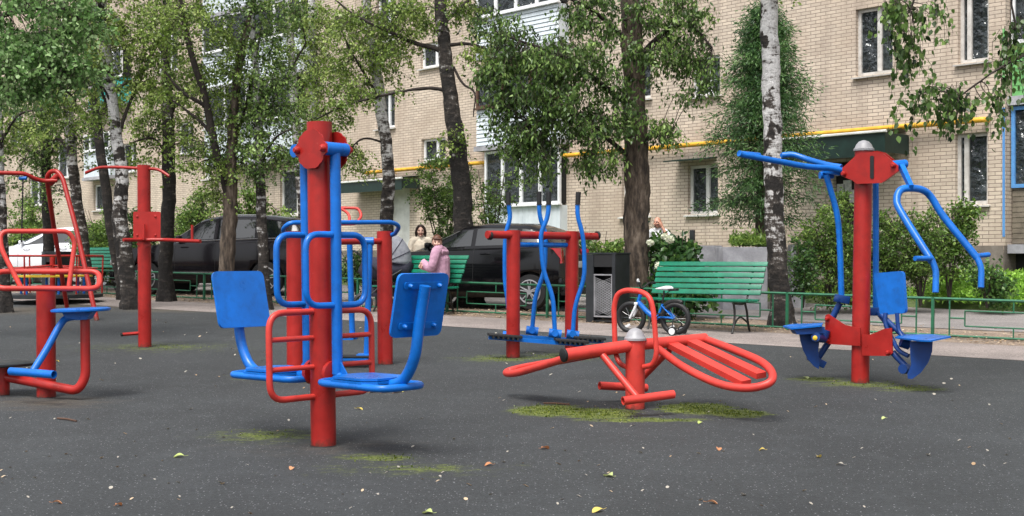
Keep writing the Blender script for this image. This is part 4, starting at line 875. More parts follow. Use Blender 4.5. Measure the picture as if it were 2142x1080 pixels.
bin_(102, 622, .50, .92, .40, 'dark grey rubbish bin behind the carousel, far left')

# ---------------------------------------------------------------- child's bicycle
def bicycle():
    g = G(1366, 700); g.z = gz(0, g.y) + .0; r = empty('childs_bicycle', g, 'small blue and white child’s bicycle with training wheels', 'bicycle', rz=math.radians(180 - 34 + 3)); R_ = .225; wb = .33
    def wheel(x, nm='wheel'):
        mb = MB(); mb.tube([(x + (R_ - .034) * math.cos(a), 0, R_ + (R_ - .034) * math.sin(a)) for a in np.linspace(0, 2 * math.pi, 33)[:-1]], .034, 10, closed=True); w = local_build(mb, nm, BLACK, r)
        mb = MB(); mb.tube([(x + (R_ - .058) * math.cos(a), 0, R_ + (R_ - .058) * math.sin(a)) for a in np.linspace(0, 2 * math.pi, 33)[:-1]], .012, 6, closed=True); local_build(mb, 'rim', BLACK, w)
        mb = MB()
        for k in range(12):
            a = k * 2 * math.pi / 12; mb.tube([(x, (-1) ** k * .02, R_), (x + (R_ - .06) * math.cos(a), 0, R_ + (R_ - .06) * math.sin(a))], .0009, 3)
        mb.lathe((x, -.03, R_), [(.025, 0), (.025, .06)], (0, 1, 0), 12); local_build(mb, 'spokes', CHROME, w)
        mb = MB(); mb.box((x + .06, -.008, R_ - .12), (.09, .02, .035), Matrix.Rotation(.5, 3, 'Y'), bev=.006); local_build(mb, 'reflector', WHITE, w)
    wheel(wb); wheel(-wb)
    hd, hb = Vector((.20, 0, .52)), Vector((.235, 0, .40))
    mb = MB(); mb.tube([hd + Vector((-.02, 0, .05)), hb], .026, 10); mb.tube(smooth([hb + Vector((-.01, 0, .04)), (.08, 0, .30), (-.06, 0, .22)], 4), .036, 10); mb.tube([hb + Vector((-.01, 0, .01)), (-.05, 0, .20)], .018, 8)
    for y in (-.04, .04): mb.tube(smooth([(-.05, y * .4, .23), (-.18, y, .24), (-wb, y, R_)], 3), .012, 8); mb.tube([(-.13, y * .5, .40), (-wb, y, R_)], .011, 8)
    mb.tube([(-.06, 0, .21), (-.145, 0, .42)], .018, 10); local_build(mb, 'frame', BLUE, r)
    mb = MB()
    for y in (-.045, .045): mb.tube([(.232, y, .415), (.25, y, .36), (wb, y, R_ - .01)], [.016, .02, .013], 8)
    mb.box((.235, 0, .42), (.05, .13, .035), bev=.01); local_build(mb, 'fork', WHITE, r)
    mb = MB(); mb.tube([hd + Vector((-.02, 0, .04)), (.165, 0, .64)], .016, 8); hb2 = local_build(mb, 'stem', BLACK, r)
    mb = MB(); mb.tube(smooth([(.10, -.27, .70), (.13, -.16, .70), (.165, -.05, .64), (.165, .05, .64), (.13, .16, .70), (.10, .27, .70)], 5), .011, 8); mb.tube([(.10, -.28, .70), (.11, -.19, .70)], .019, 10); mb.tube([(.10, .28, .70), (.11, .19, .70)], .019, 10); local_build(mb, 'handlebar', BLACK, r)
    mb = MB(); mb.lathe((.165, .10, .735), [(.005, 0), (.03, .008), (.026, .02), (.008, .028)], (1, 0, 0), 12); mb.tube([(.16, .10, .73), (.15, .10, .69)], .005, 6); local_build(mb, 'bell', WHITE, r)
    mb = MB(); mb.tube([(-.135, 0, .40), (-.165, 0, .60)], .013, 8); mb.tube([(-.15, 0, .52), (-.25, 0, .60), (-.33, 0, .61)], .007, 6); mb.box((-.30, 0, .615), (.13, .09, .03), bev=.01); local_build(mb, 'seat_post', BLACK, r)
    mb = MB(); n = 10
    mb.tube([(-.30, 0, .635), (-.26, 0, .64), (-.20, 0, .638), (-.12, 0, .63), (-.06, 0, .622), (-.04, 0, .618)], [.02, .062, .066, .040, .020, .010], 12, sq=.8)
    for i in range(len(mb.v)): v = mb.v[i]; mb.v[i] = Vector((v.x, v.y, .63 + (v.z - .63) * .5))
    local_build(mb, 'saddle', WHITE, r)
    mb = MB(); mb.lathe((-.06, -.055, .215), [(.065, 0), (.065, .006)], (0, 1, 0), 20); mb.tube([(-.06, -.07, .215), (.03, -.07, .14)], .009, 6); mb.tube([(-.06, .07, .215), (-.15, .07, .29)], .009, 6); mb.box((.03, -.10, .14), (.075, .06, .02), bev=.004); mb.box((-.15, .10, .29), (.075, .06, .02), bev=.004); mb.tube([(-.06, -.058, .28), (-wb, -.058, .26)], .006, 4); mb.tube([(-.06, -.058, .15), (-wb, -.058, .19)], .006, 4); mb.lathe((-wb, -.06, R_), [(.04, 0), (.04, .006)], (0, 1, 0), 14); local_build(mb, 'chain_drive', BLACK, r)
    for y in (-.17, .17):
        mb = MB(); mb.tube([(-wb, y * .35, R_), (-wb - .02, y * .8, R_ - .03), (-wb - .03, y, .065)], .008, 6); br = local_build(mb, 'training_wheel_strut', BLACK, r)
        mb = MB(); mb.lathe((-wb - .03, y - .014, .062), [(.062, 0), (.062, .028)], (0, 1, 0), 20); t = local_build(mb, 'training_wheel', BLACK, br)
        mb = MB(); mb.lathe((-wb - .03, y - .02, .062), [(.044, 0), (.044, .04)], (0, 1, 0), 18); local_build(mb, 'training_wheel', WHITE, br)
    for x, a0, a1 in ((-wb, .9, 2.0),):
        mb = MB(); mb.tube([(x + (R_ + .012) * math.cos(a), 0, R_ + (R_ + .012) * math.sin(a)) for a in np.linspace(a0, a1, 8)], .03, 8, sq=1.0)
        local_build(mb, 'mudguard', BLACK, r)
    return r
bicycle()

# ---------------------------------------------------------------- pushchair
def stroller():
    g = G(808, 652); r = empty('pushchair', g, 'pushchair with grey folding hood and black basket, beside the seated woman', 'pushchair', rz=math.radians(8))
    n = 14; mb = MB()          # hood: quarter dome with ribs, opening to the left
    N = 12
    for i in range(N + 1):
        u = math.radians(-8 + 118 * i / N)
        for k in range(n + 1):
            w = math.pi * k / n; sc_ = 1 + (.018 if i % 3 == 0 else 0)
            x = .34 * math.cos(u) * math.sin(w) ** .8 if 0 else .44 * math.cos(u) * sc_ * (math.sin(w) ** .6 if 0 < w < math.pi else 0)
            z = .50 * math.sin(u) * sc_ * (math.sin(w) ** .6 if 0 < w < math.pi else 0)
            mb.v.append(Vector((.0 + x, .24 * math.cos(w), .86 + z)))
    for i in range(N):
        for k in range(n): a = i * (n + 1) + k; mb.f.append((a, a + 1, a + n + 2, a + n + 1))
    h = local_build(mb, 'hood', STROLG, r, sm=60); md = h.modifiers.new('thick', 'SOLIDIFY'); md.thickness = .012
    mb = MB()
    for i in (0, 3, 6, 9, 12):
        u = math.radians(-8 + 118 * i / N); mb.tube([Vector((.0 + .447 * math.cos(u) * math.sin(w) ** .6, .245 * math.cos(w), .86 + .508 * math.sin(u) * math.sin(w) ** .6)) for w in np.linspace(.05, math.pi - .05, 14)], .006, 6)
    local_build(mb, 'hood_rib', DKFAB, h)
    mb = MB(); mb.tube([(-.45, 0, .78), (-.40, 0, .76), (0, 0, .73), (.32, 0, .76), (.40, 0, .86)], [.10, .19, .21, .20, .12], 14, sq=1.1); bs = local_build(mb, 'carrycot', DKFAB, r)
    mb = MB(); mb.box((.0, 0, .36), (.55, .34, .20), bev=.03); local_build(mb, 'basket', DKFAB, r)
    mb = MB()
    for y in (-.24, .24):
        mb.tube([(-.40, y, .18), (.05, y, .60), (.25, y, .72)], .013, 8); mb.tube([(.34, y, .22), (-.05, y, .60), (-.35, y, .88), (-.50, y, 1.02)], .013, 8)
    mb.tube([(-.50, -.24, 1.02), (-.56, -.2, 1.05), (-.56, .2, 1.05), (-.50, .24, 1.02)], .016, 8); local_build(mb, 'chassis', DGREY, r)
    for x, rad in ((-.40, .16), (.34, .17)):
        for y in (-.29, .29):
            mb = MB(); mb.tube([(x + (rad - .02) * math.cos(a), y, rad + (rad - .02) * math.sin(a)) for a in np.linspace(0, 2 * math.pi, 25)[:-1]], .021, 8, closed=True); w_ = local_build(mb, 'wheel', BLACK, r)
            mb = MB(); [mb.tube([(x, y, rad), (x + (rad - .03) * math.cos(a), y, rad + (rad - .03) * math.sin(a))], .006, 4) for a in np.linspace(0, 2 * math.pi, 7)[:-1]]; mb.lathe((x, y - .02, rad), [(.03, 0), (.03, .04)], (0, 1, 0), 10); local_build(mb, 'hub', ZINC, w_)
    return r
stroller()

# ================================================================ CARS
def car(name, label, cat, loc, rz, mat, st, wr, axles, side, ws, rw, rim_sp=5, W_=.88, rails=False, trim=False, plate_=False, lamps=None, group=None):
    """st: stations (x, z_bottom, z_belt, z_top, half_width) from nose (+x) to tail; side: list of side panes; ws, rw: windscreen / rear window ranges in x"""
    r = empty(name, loc, label, cat, group, rz=rz)
    xs = [s[0] for s in st][::-1]; A_ = [[s[k] for s in st][::-1] for k in range(1, 5)]
    def sm_(x, k):
        e_ = .05; return (np.interp(x - e_, xs, A_[k]) + 2 * np.interp(x, xs, A_[k]) + np.interp(x + e_, xs, A_[k])) / 4
    def prof(x):
        zb, zl, zt, w = (float(sm_(x, k)) for k in range(4)); gh = min(1, max(0, (zt - zl) / .35)); wt = w * (.90 - .16 * gh)
        return [(0, zb), (w * .80, zb), (w * .95, zb + .10), (w * 1.0, zb + .22), (w * .995, (zb + zl) / 2 + .06), (w * .975, zl - .10), (w * .945, zl), (w * .90, zl + .03 * gh), (wt, max(zl + .004, zt - .075 - .02 * (1 - gh))), (wt * .90, zt - .03), (wt * .6, zt), (0, zt + .012)]
    X = np.linspace(xs[0], xs[-1], 72); mb = MB(); np_ = None
    for x in X:
        p = prof(x); ringp = [Vector((x, y, z)) for y, z in p] + [Vector((x, -y, z)) for y, z in p[-2:0:-1]]; np_ = len(ringp); mb.v += ringp
    for i in range(len(X) - 1):
        for k in range(np_): mb.f.append((i * np_ + k, i * np_ + (k + 1) % np_, (i + 1) * np_ + (k + 1) % np_, (i + 1) * np_ + k))
    mb.f.append(tuple(range(np_))); mb.f.append(tuple(reversed([(len(X) - 1) * np_ + k for k in range(np_)])))
    body = local_build(mb, 'body', mat, r, sm=30)
    cut = MB()
    for ax_ in axles:
        for y in (-1, 1): cut.lathe((ax_, y * (W_ - .13) - .16, wr), [(wr + .045, 0), (wr + .045, .32)], (0, 1, 0), 32)
    co_ = local_build(cut, 'cutter', BLACK, r); md = body.modifiers.new('arch', 'BOOLEAN'); md.object = co_; md.operation = 'DIFFERENCE'; md.solver = 'EXACT'
    bpy.context.view_layer.update(); dg = bpy.context.evaluated_depsgraph_get(); nm = bpy.data.meshes.new_from_object(body.evaluated_get(dg)); body.modifiers.clear(); body.data = nm; bpy.data.objects.remove(co_)
    def Sf(x, k, sgn, off=.006):
        p = prof(x); i = min(int(k), len(p) - 2); f = k - i; y = p[i][0] * (1 - f) + p[i + 1][0] * f; z = p[i][1] * (1 - f) + p[i + 1][1] * f
        dy, dz = p[i + 1][0] - p[i][0], p[i + 1][1] - p[i][1]; l = math.hypot(dy, dz) or 1; return Vector((x, sgn * (y + off * dz / l), z - off * dy / l))
    for sgn in (-1, 1):
        for (xb0, xb1, xt0, xt1) in side:      # bottom and top x limits of one pane
            mb = MB(); nx, nz = 8, 3
            for i in range(nx + 1):
                for k in range(nz + 1):
                    g = k / nz; x = (xb0 + (xb1 - xb0) * i / nx) * (1 - g) + (xt0 + (xt1 - xt0) * i / nx) * g; mb.v.append(Sf(x, 7.12 + .82 * g, sgn))
            for i in range(nx):
                for k in range(nz): a = i * (nz + 1) + k; mb.f.append((a, a + 1, a + nz + 2, a + nz + 1))
            local_build(mb, 'side_window', CGLASS, r)
        # door seams, sill moulding
        mb = MB(); allx = [s_[0] for s_ in side] + [side[-1][1]]
        for x in allx[:]:
            mb.tube([Sf(x, k, sgn, .001) for k in np.linspace(2.6, 6.9, 8)], .004, 4)
        local_build(mb, 'door_seam', BLACK, r)
        if trim:
            mb = MB(); mb.tube([Sf(x, 7.06, sgn, .010) for x in np.linspace(side[-1][1] + .05, side[0][0], 16)], .007, 5); local_build(mb, 'belt_trim', CHROME, r)
            mb = MB(); mb.tube([Sf(x, 3.05, sgn, .008) for x in np.linspace(axles[1] + wr + .1, axles[0] - wr - .1, 12)], .011, 6); local_build(mb, 'sill_trim', CHROME, r)
        for x in [s_[1] if 0 else s_[0] for s_ in side][:2]:
            mb = MB(); mb.tube(smooth([Sf(x - .14, 5.3, sgn, .005), Sf(x - .17, 5.3, sgn, .03), Sf(x - .28, 5.3, sgn, .03), Sf(x - .31, 5.3, sgn, .005)], 3), .011, 6); local_build(mb, 'door_handle', mat, r)
        if rails:
            mb = MB(); mb.tube([Sf(x, 9.0, sgn, .03 if 0 < i < 9 else .002) for i, x in enumerate(np.linspace(side[-1][2], side[0][3] - .1, 10))], .013, 6); local_build(mb, 'roof_rail', CHROME, r)
        mb = MB(); q = Sf(side[0][1] - .12 if side[0][1] > side[0][0] else side[0][0] + .12, 7.4, sgn, .0); x_ = max(side[0][0], side[0][1]) - .08; q = Sf(x_, 7.3, sgn, .10); mb.box(q, (.10, .15, .10), bev=.035); mb.tube([Sf(x_, 7.0, sgn, 0), q], .02, 6); local_build(mb, 'wing_mirror', mat, r)
    for nm_, (x0, x1) in (('windscreen', ws), ('rear_window', rw)):
        if abs(x0 - x1) < .01: continue
        mb = MB(); nx = 8; ks = list(np.linspace(8.15, 11, 6))
        for i in range(nx + 1):
            x = x0 + (x1 - x0) * i / nx; row = [Sf(x, k, 1, .008) for k in ks] + [Sf(x, k, -1, .008) for k in ks[-2::-1]]; m_ = len(row); mb.v += row
        for i in range(nx):
            for k in range(m_ - 1): a = i * m_ + k; mb.f.append((a, a + 1, a + m_ + 1, a + m_))
        local_build(mb, nm_, CGLASS, r)
    for ax_ in axles:
        for y in (-1, 1):
            yy = y * (W_ - .12); mb = MB(); mb.lathe((ax_, yy - .10, wr), [(wr * .62, 0), (wr * .94, 0), (wr, .03), (wr, .17), (wr * .94, .20), (wr * .62, .20)], (0, 1, 0), 36); w_ = local_build(mb, 'wheel', BLACK, r)
            mb = MB(); ys = yy + y * .108
            mb.lathe((ax_, ys - .012, wr), [(wr * .14, 0), (wr * .14, .03)], (0, 1, 0), 14); mb.tube([(ax_ + wr * .64 * math.cos(a), ys, wr + wr * .64 * math.sin(a)) for a in np.linspace(0, 2 * math.pi, 37)[:-1]], .014, 6, closed=True)
            for k in range(rim_sp * 2):
                a = (k // 2) * 2 * math.pi / rim_sp + (.16 if k % 2 else -.16) + .3; mb.tube([(ax_, ys, wr), (ax_ + wr * .63 * math.cos(a), ys, wr + wr * .63 * math.sin(a))], [.018, .011], 6)
            local_build(mb, 'rim', ZINC, w_)
            mb = MB(); mb.lathe((ax_, yy - .09, wr), [(wr * .62, 0), (wr * .62, .12)], (0, 1, 0), 24); local_build(mb, 'brake_disc', DGREY, w_)
    xt = xs[0]
    if lamps:
        for sgn in (-1, 1):
            mb = MB(); zl, h_ = lamps; pr = [(xt + .02, .60), (xt - .025, .66), (xt - .03, .80), (xt + .05, .855), (xt + .26, .875)]
            pts_b = [Vector((x, sgn * W_ * y, zl)) for x, y in pr]; mb = MB(); n_ = len(pts_b)
            mb.v += pts_b + [p + Vector((.03, -sgn * .01, h_)) for p in pts_b] + [p + Vector((.10, -sgn * .1, h_)) for p in pts_b] + [p + Vector((.10, -sgn * .1, 0)) for p in pts_b]
            for k in range(n_ - 1):
                for j in range(4): a, b_ = j * n_ + k, ((j + 1) % 4) * n_ + k; mb.f.append((a, a + 1, b_ + 1, b_))
            for k in (0, n_ - 1): mb.f.append(tuple(j * n_ + k for j in range(4)))
            local_build(mb, 'tail_lamp', LAMPR, r, sm=50)
    mb = MB(); mb.box((xt - .01, 0, .45), (.09, W_ * 1.75, .22), bev=.04); bp = local_build(mb, 'rear_bumper', mat, r)
    mb = MB(); mb.box((xt - .02, 0, .30), (.08, W_ * 1.5, .10), bev=.02); local_build(mb, 'bumper_insert', BLACK, bp)
    mb = MB(); mb.box((xs[-1] + .01, 0, .42), (.10, W_ * 1.6, .22), bev=.04); local_build(mb, 'front_bumper', mat, r)
    for sgn in (-1, 1):
        mb = MB(); mb.box((xs[-1] - .10, sgn * W_ * .68, .70), (.22, .30, .13), Matrix.Rotation(-sgn * .45, 3, 'Z'), bev=.04); local_build(mb, 'headlight', CHROME, r)
    if plate_:
        mb = MB(); mb.box((xt - .035, 0, plate_), (.012, .52, .115), bev=.003); pl_ = local_build(mb, 'number_plate', WHITE, r)
        mb = MB(); mb.box((xt - .03, 0, plate_ + .10), (.02, .62, .03)); mb.box((xt - .03, 0, plate_), (.008, .56, .15)); local_build(mb, 'plate_recess', BLACK, r)
    return r
def headset(px, py, ang): return G(px, py)
# dark estate / off-roader, nose to the left, side on
g = G(452, 619); q = Vector((g.x, g.y + .9, gz(0, g.y)))
car('parked_car', 'charcoal off-roader parked side-on with its nose to the left, behind the fence', 'car', q, math.radians(180 - 14), CARGRY,
    [(2.32, .42, .62, .66, .66), (2.22, .30, .80, .86, .82), (1.9, .27, .98, 1.02, .90), (1.2, .26, 1.07, 1.12, .93), (.95, .26, 1.08, 1.17, .93), (.20, .26, 1.10, 1.64, .94), (-.2, .26, 1.11, 1.71, .94), (-1.2, .26, 1.14, 1.70, .94), (-1.9, .28, 1.16, 1.62, .92), (-2.15, .32, 1.15, 1.30, .88), (-2.32, .42, 1.0, 1.06, .80)],
    .365, (1.42, -1.36), [(.72, -.14, .10, -.14), (-.22, -1.08, -.22, -1.05), (-1.16, -1.85, -1.14, -1.62)], (.86, .26), (-1.98, -2.14), rim_sp=5, W_=.93, rails=True, trim=True)
# black hatchback, tail to the right
g = G(1112, 652); hd_ = math.radians(180 - 24); q = g + Vector((math.cos(hd_) * 1.25, math.sin(hd_) * 1.25, 0)) + Vector((-math.sin(hd_), math.cos(hd_), 0)) * -.75; q.z = gz(0, q.y)
car('parked_car', 'black hatchback parked behind the tree and the seated woman, tail to the right', 'car', q, hd_, CARBLK,
    [(2.02, .40, .60, .64, .62), (1.92, .28, .78, .82, .76), (1.6, .22, .90, .95, .83), (1.1, .20, 1.0, 1.04, .86), (.95, .20, 1.01, 1.08, .86), (.10, .20, 1.02, 1.46, .87), (-.3, .20, 1.03, 1.51, .87), (-1.1, .20, 1.05, 1.49, .87), (-1.40, .22, 1.07, 1.40, .85), (-1.66, .28, 1.04, 1.09, .80), (-1.76, .38, .86, .92, .76)],
    .31, (1.28, -1.25), [(.80, -.10, .05, -.10), (-.18, -.98, -.18, -.95), (-1.06, -1.44, -1.04, -1.30)], (.86, .16), (-1.38, -1.64), rim_sp=5, W_=.86, lamps=(.80, .26), plate_=.78)
# white saloon far left
g = G(110, 596); q = Vector((g.x + .1, g.y + .6, gz(0, g.y)))
car('parked_car', 'white saloon car far left behind the carousel', 'car', q, math.radians(180 - 8), CARWHT,
    [(2.25, .40, .60, .62, .62), (2.15, .25, .74, .78, .78), (1.8, .22, .86, .90, .84), (1.15, .20, .94, .98, .87), (.95, .20, .95, 1.02, .87), (.15, .20, .96, 1.40, .87), (-.3, .20, .97, 1.45, .87), (-.9, .20, .98, 1.42, .87), (-1.45, .22, 1.0, 1.08, .86), (-1.6, .22, 1.01, 1.04, .86), (-2.1, .26, 1.0, 1.02, .82), (-2.25, .38, .86, .90, .76)],
    .31, (1.38, -1.30), [(.80, -.08, .10, -.08), (-.16, -.95, -.16, -.78)], (.86, .20), (-1.0, -1.42), rim_sp=6, W_=.86, lamps=(.78, .18))

# ================================================================ PEOPLE
def skin_obj(chains, mat, name, parent, org, vox=None, extra=None, sub=2):
    """chains: list of lists of (point, radius) sharing points by position; grown with Skin, smoothed, frozen to one mesh"""
    mb = MB()          # overlapping tapered limbs, fused by the voxel remesh into one closed surface
    for ch in chains:
        P_ = [Vector(p) for p, _ in ch]; R_ = [r for _, r in ch]; sp_ = smooth(P_, 5); rr = np.interp(np.linspace(0, 1, len(sp_)), np.linspace(0, 1, len(R_)), R_); mb.tube(sp_, [float(x) for x in rr], 14)
        for p, r in ((P_[0], R_[0]), (P_[-1], R_[-1])): ellip(mb, p, (r, r, r), None, 14, 9)
    if extra: b0 = len(mb.v); mb.v += extra.v; mb.f += [tuple(b0 + i for i in f) for f in extra.f]
    me = bpy.data.meshes.new(name); me.from_pydata([tuple(v - org) for v in mb.v], [], mb.f); o = bpy.data.objects.new(name, me); COL.objects.link(o)
    b = bmesh.new(); b.from_mesh(me); bmesh.ops.recalc_face_normals(b, faces=b.faces[:]); b.to_mesh(me); b.free(); vox = vox or .01
    if vox:
        rm = o.modifiers.new('rm', 'REMESH'); rm.mode = 'VOXEL'; rm.voxel_size = vox; sm_ = o.modifiers.new('s', 'SMOOTH'); sm_.iterations = 2
        bpy.context.view_layer.update(); dg = bpy.context.evaluated_depsgraph_get(); nm = bpy.data.meshes.new_from_object(o.evaluated_get(dg)); o.modifiers.clear(); o.data = nm
    o.data.materials.clear(); o.data.materials.append(mat); o.data.shade_smooth(); o.name = name
    if parent: o.parent = parent
    ORG[o.name] = org; return o
def ellip(mb, c, r, M=None, n=14, m=10, fn=None):
    c = Vector(c); M = M or Matrix.Identity(3); b0 = len(mb.v)
    for i in range(m + 1):
        th = math.pi * i / m
        for k in range(n):
            ph = 2 * math.pi * k / n; p = Vector((math.sin(th) * math.cos(ph), math.sin(th) * math.sin(ph), math.cos(th)))
            if fn: p = fn(p)
            mb.v.append(c + M @ Vector((p.x * r[0], p.y * r[1], p.z * r[2])))
    for i in range(m):
        for k in range(n): mb.f.append((b0 + i * n + k, b0 + i * n + (k + 1) % n, b0 + (i + 1) * n + (k + 1) % n, b0 + (i + 1) * n + k))
def head_parts(mb, c, M, H=.225):      # c = head centre, local -Y is the face direction
    def sh(p):
        q = Vector(p); t = max(0, -q.z); q.x *= 1 - .28 * t; q.y *= 1 - .12 * t
        if q.y < 0: q.y *= .95
        return q
    ellip(mb, c, (.076, .098, H / 2), M, 20, 14, sh)
    P = lambda x, y, z: c + M @ Vector((x, y, z))
    mb.tube([P(0, -.088, .012), P(0, -.103, -.012), P(0, -.112, -.030), P(0, -.094, -.040)], [.008, .011, .014, .010], 8)
    ellip(mb, P(0, -.080, -.088), (.022, .02, .016), M, 8, 6)
    for s in (-1, 1):
        ellip(mb, P(s * .078, .008, -.008), (.009, .02, .032), M, 8, 6); ellip(mb, P(s * .035, -.078, -.022), (.022, .018, .018), M, 8, 6); ellip(mb, P(s * .03, -.087, .024), (.024, .01, .007), M, 8, 5)
def face_bits(c, M, body, org, hair):
    P = lambda x, y, z: c + M @ Vector((x, y, z))
    for s in (-1, 1):
        mb = MB(); ellip(mb, P(s * .030, -.0885, .006), (.0115, .005, .0045), M, 8, 6); e_ = mb.build('eye', DKFAB, body); mb = MB(); mb.tube([P(s * .015, -.092, .024), P(s * .03, -.096, .029), P(s * .046, -.086, .024)], .0035, 5); mb.build('eyebrow', hair, body)
    mb = MB(); ellip(mb, P(0, -.0935, -.060), (.024, .008, .0075), M, 10, 6); mb.build('mouth', LIP, body)
def hand(mb, wrist, d, palm_n, s=1, curl=.5):
    """palm plus five separate bent fingers"""
    d = Vector(d).normalized(); n_ = Vector(palm_n).normalized(); sd_ = d.cross(n_).normalized() * s; w = Vector(wrist)
    mb.tube([w - d * .02, w + d * .03, w + d * .085], [.022, .036, .038], 10, sq=1.0)
    for k, (ln, of) in enumerate(((.070, -.030), (.080, -.010), (.074, .010), (.058, .028))):
        b_ = w + d * (.080 - .004 * abs(k - 1)) + sd_ * of; pts = [b_]; dd = d.copy()
        for j in range(3):
            dd = (dd + n_ * curl * (.35 + .25 * j)).normalized(); pts.append(pts[-1] + dd * ln * (.42, .32, .26)[j])
        mb.tube(pts, [.010, .0095, .009, .0075], 7)
    b_ = w + d * .025 - sd_ * .030; pts = [b_, b_ + (d * .6 - sd_ * .8).normalized() * .035, b_ + (d * .85 - sd_ * .5).normalized() * .062, b_ + (d * .95 - sd_ * .2 + n_ * .3).normalized() * .085]
    mb.tube(pts, [.013, .012, .010, .008], 7)
def Rz(a): return Matrix.Rotation(a, 3, 'Z')
def fabric(chains, mat, name, parent, org): 
    o = skin_obj(chains, mat, name, parent, org, vox=.011); tx = bpy.data.textures.get('folds') or bpy.data.textures.new('folds', 'CLOUDS'); tx.noise_scale = .12
    d = o.modifiers.new('folds', 'DISPLACE'); d.texture = tx; d.strength = .022; d.mid_level = .5; return o

# seated woman, knees to the left of the picture, looking at the viewer
def seated_woman():
    base = cb2 + R3v * .58 + V3v * -.16; z0 = base.z; fw = (R3v * -.93 - V3v * .36).normalized(); lf = Vector((-fw.y, fw.x, 0))   # knee direction, her left
    B = lambda f, l, z: base + fw * f + lf * l + Vector((0, 0, z))
    g0 = base.copy(); r = empty('person', Vector((g0.x, g0.y, z0)), 'woman in a mauve hoodie sitting on the bench with arms folded, looking this way', 'person')
    hip, wst, chs, nk = B(0, 0, .53), B(-.02, 0, .70), B(-.01, 0, .92), B(.01, 0, 1.08); hc = B(.04, 0, 1.19)
    tocam = Vector((-hc.x, -hc.y, 0)).normalized(); hang = math.atan2(tocam.y, tocam.x) + math.pi / 2; M = Rz(hang) @ Matrix.Rotation(.05, 3, 'X')
    arms = []; hands = MB()
    for s in (1, -1):
        sh, el, wr = B(0, s * .175, 1.02), B(.07, s * .235, .77), B(.27, s * -.02 + .02, .82 + .03 * s); arms.append([(nk, .05), (B(0, s * .10, 1.04), .06), (sh, .052), (el, .040), (wr, .027)])
        hand(hands, wr, (fw * .3 - lf * s), -fw, s, .6)
    legs = []
    for s in (1, -1):
        kn, an, to = B(.44, s * .10, .52), B(.42 + .05 * s, s * .11, .10), B(.60 + .05 * s, s * .12, .045); legs.append([(hip, .11), (B(.02, s * .09, .50), .09), (kn, .056), (an, .036), (to, .032)])
    ex = MB(); head_parts(ex, hc, M); ex.tube([nk - Vector((0, 0, .05)), nk + Vector((0, 0, .06)), hc - Vector((0, 0, .03))], [.055, .05, .05], 12); ex.v += []; b0 = len(ex.v); ex.f += [tuple(b0 + i for i in f) for f in hands.f]; ex.v += hands.v
    chains = [[(hip, .11), (wst, .105), (chs, .115), (nk, .055)]] + arms + legs
    body = skin_obj(chains, SKINM, 'body', r, ORG[r.name], vox=.0065, extra=ex); face_bits(hc, M, body, ORG[r.name], HAIRR)
    g = lambda ch, d: [(p, rr + d) for p, rr in ch]
    fabric([g([(hip + Vector((0, 0, .02)), .15), (wst, .15), (chs, .155), (nk, .075)], .012)] + [g(a, .034) for a in arms], PINK, 'hoodie', r, ORG[r.name])
    fabric([g(l, .018) for l in [x[:-1] for x in legs]], PINKP, 'trousers', r, ORG[r.name])
    mb = MB(); mb.tube([B(-.09, -.12, 1.03), B(-.12, 0, 1.02), B(-.09, .12, 1.03), B(.05, .10, 1.05), B(.10, 0, 1.03), B(.05, -.10, 1.05)], .045, 10, closed=True); mb.build('hood', PINK, r)
    mb = MB()
    for s in (1, -1): mb.tube([B(.40 + .05 * s, s * .11, .05), B(.50 + .05 * s, s * .115, .06), B(.64 + .05 * s, s * .12, .04)], [.045, .05, .03], 10)
    mb.build('shoe', WHITE, r)
    mb = MB()
    def hs(p):
        q = Vector(p)
        if q.y < -.35 and q.z < .42: q.y = -.35 * .6
        if q.z < -.25: q *= .86
        return q
    ellip(mb, hc + M @ Vector((0, .016, .022)), (.089, .104, .112), M, 22, 14, hs); mb.tube([hc + M @ Vector((-.06, -.072, .07)), hc + M @ Vector((0, -.088, .066)), hc + M @ Vector((.065, -.07, .06))], [.02, .024, .02], 8); mb.build('hair', HAIRR, r)
    return r
seated_woman()
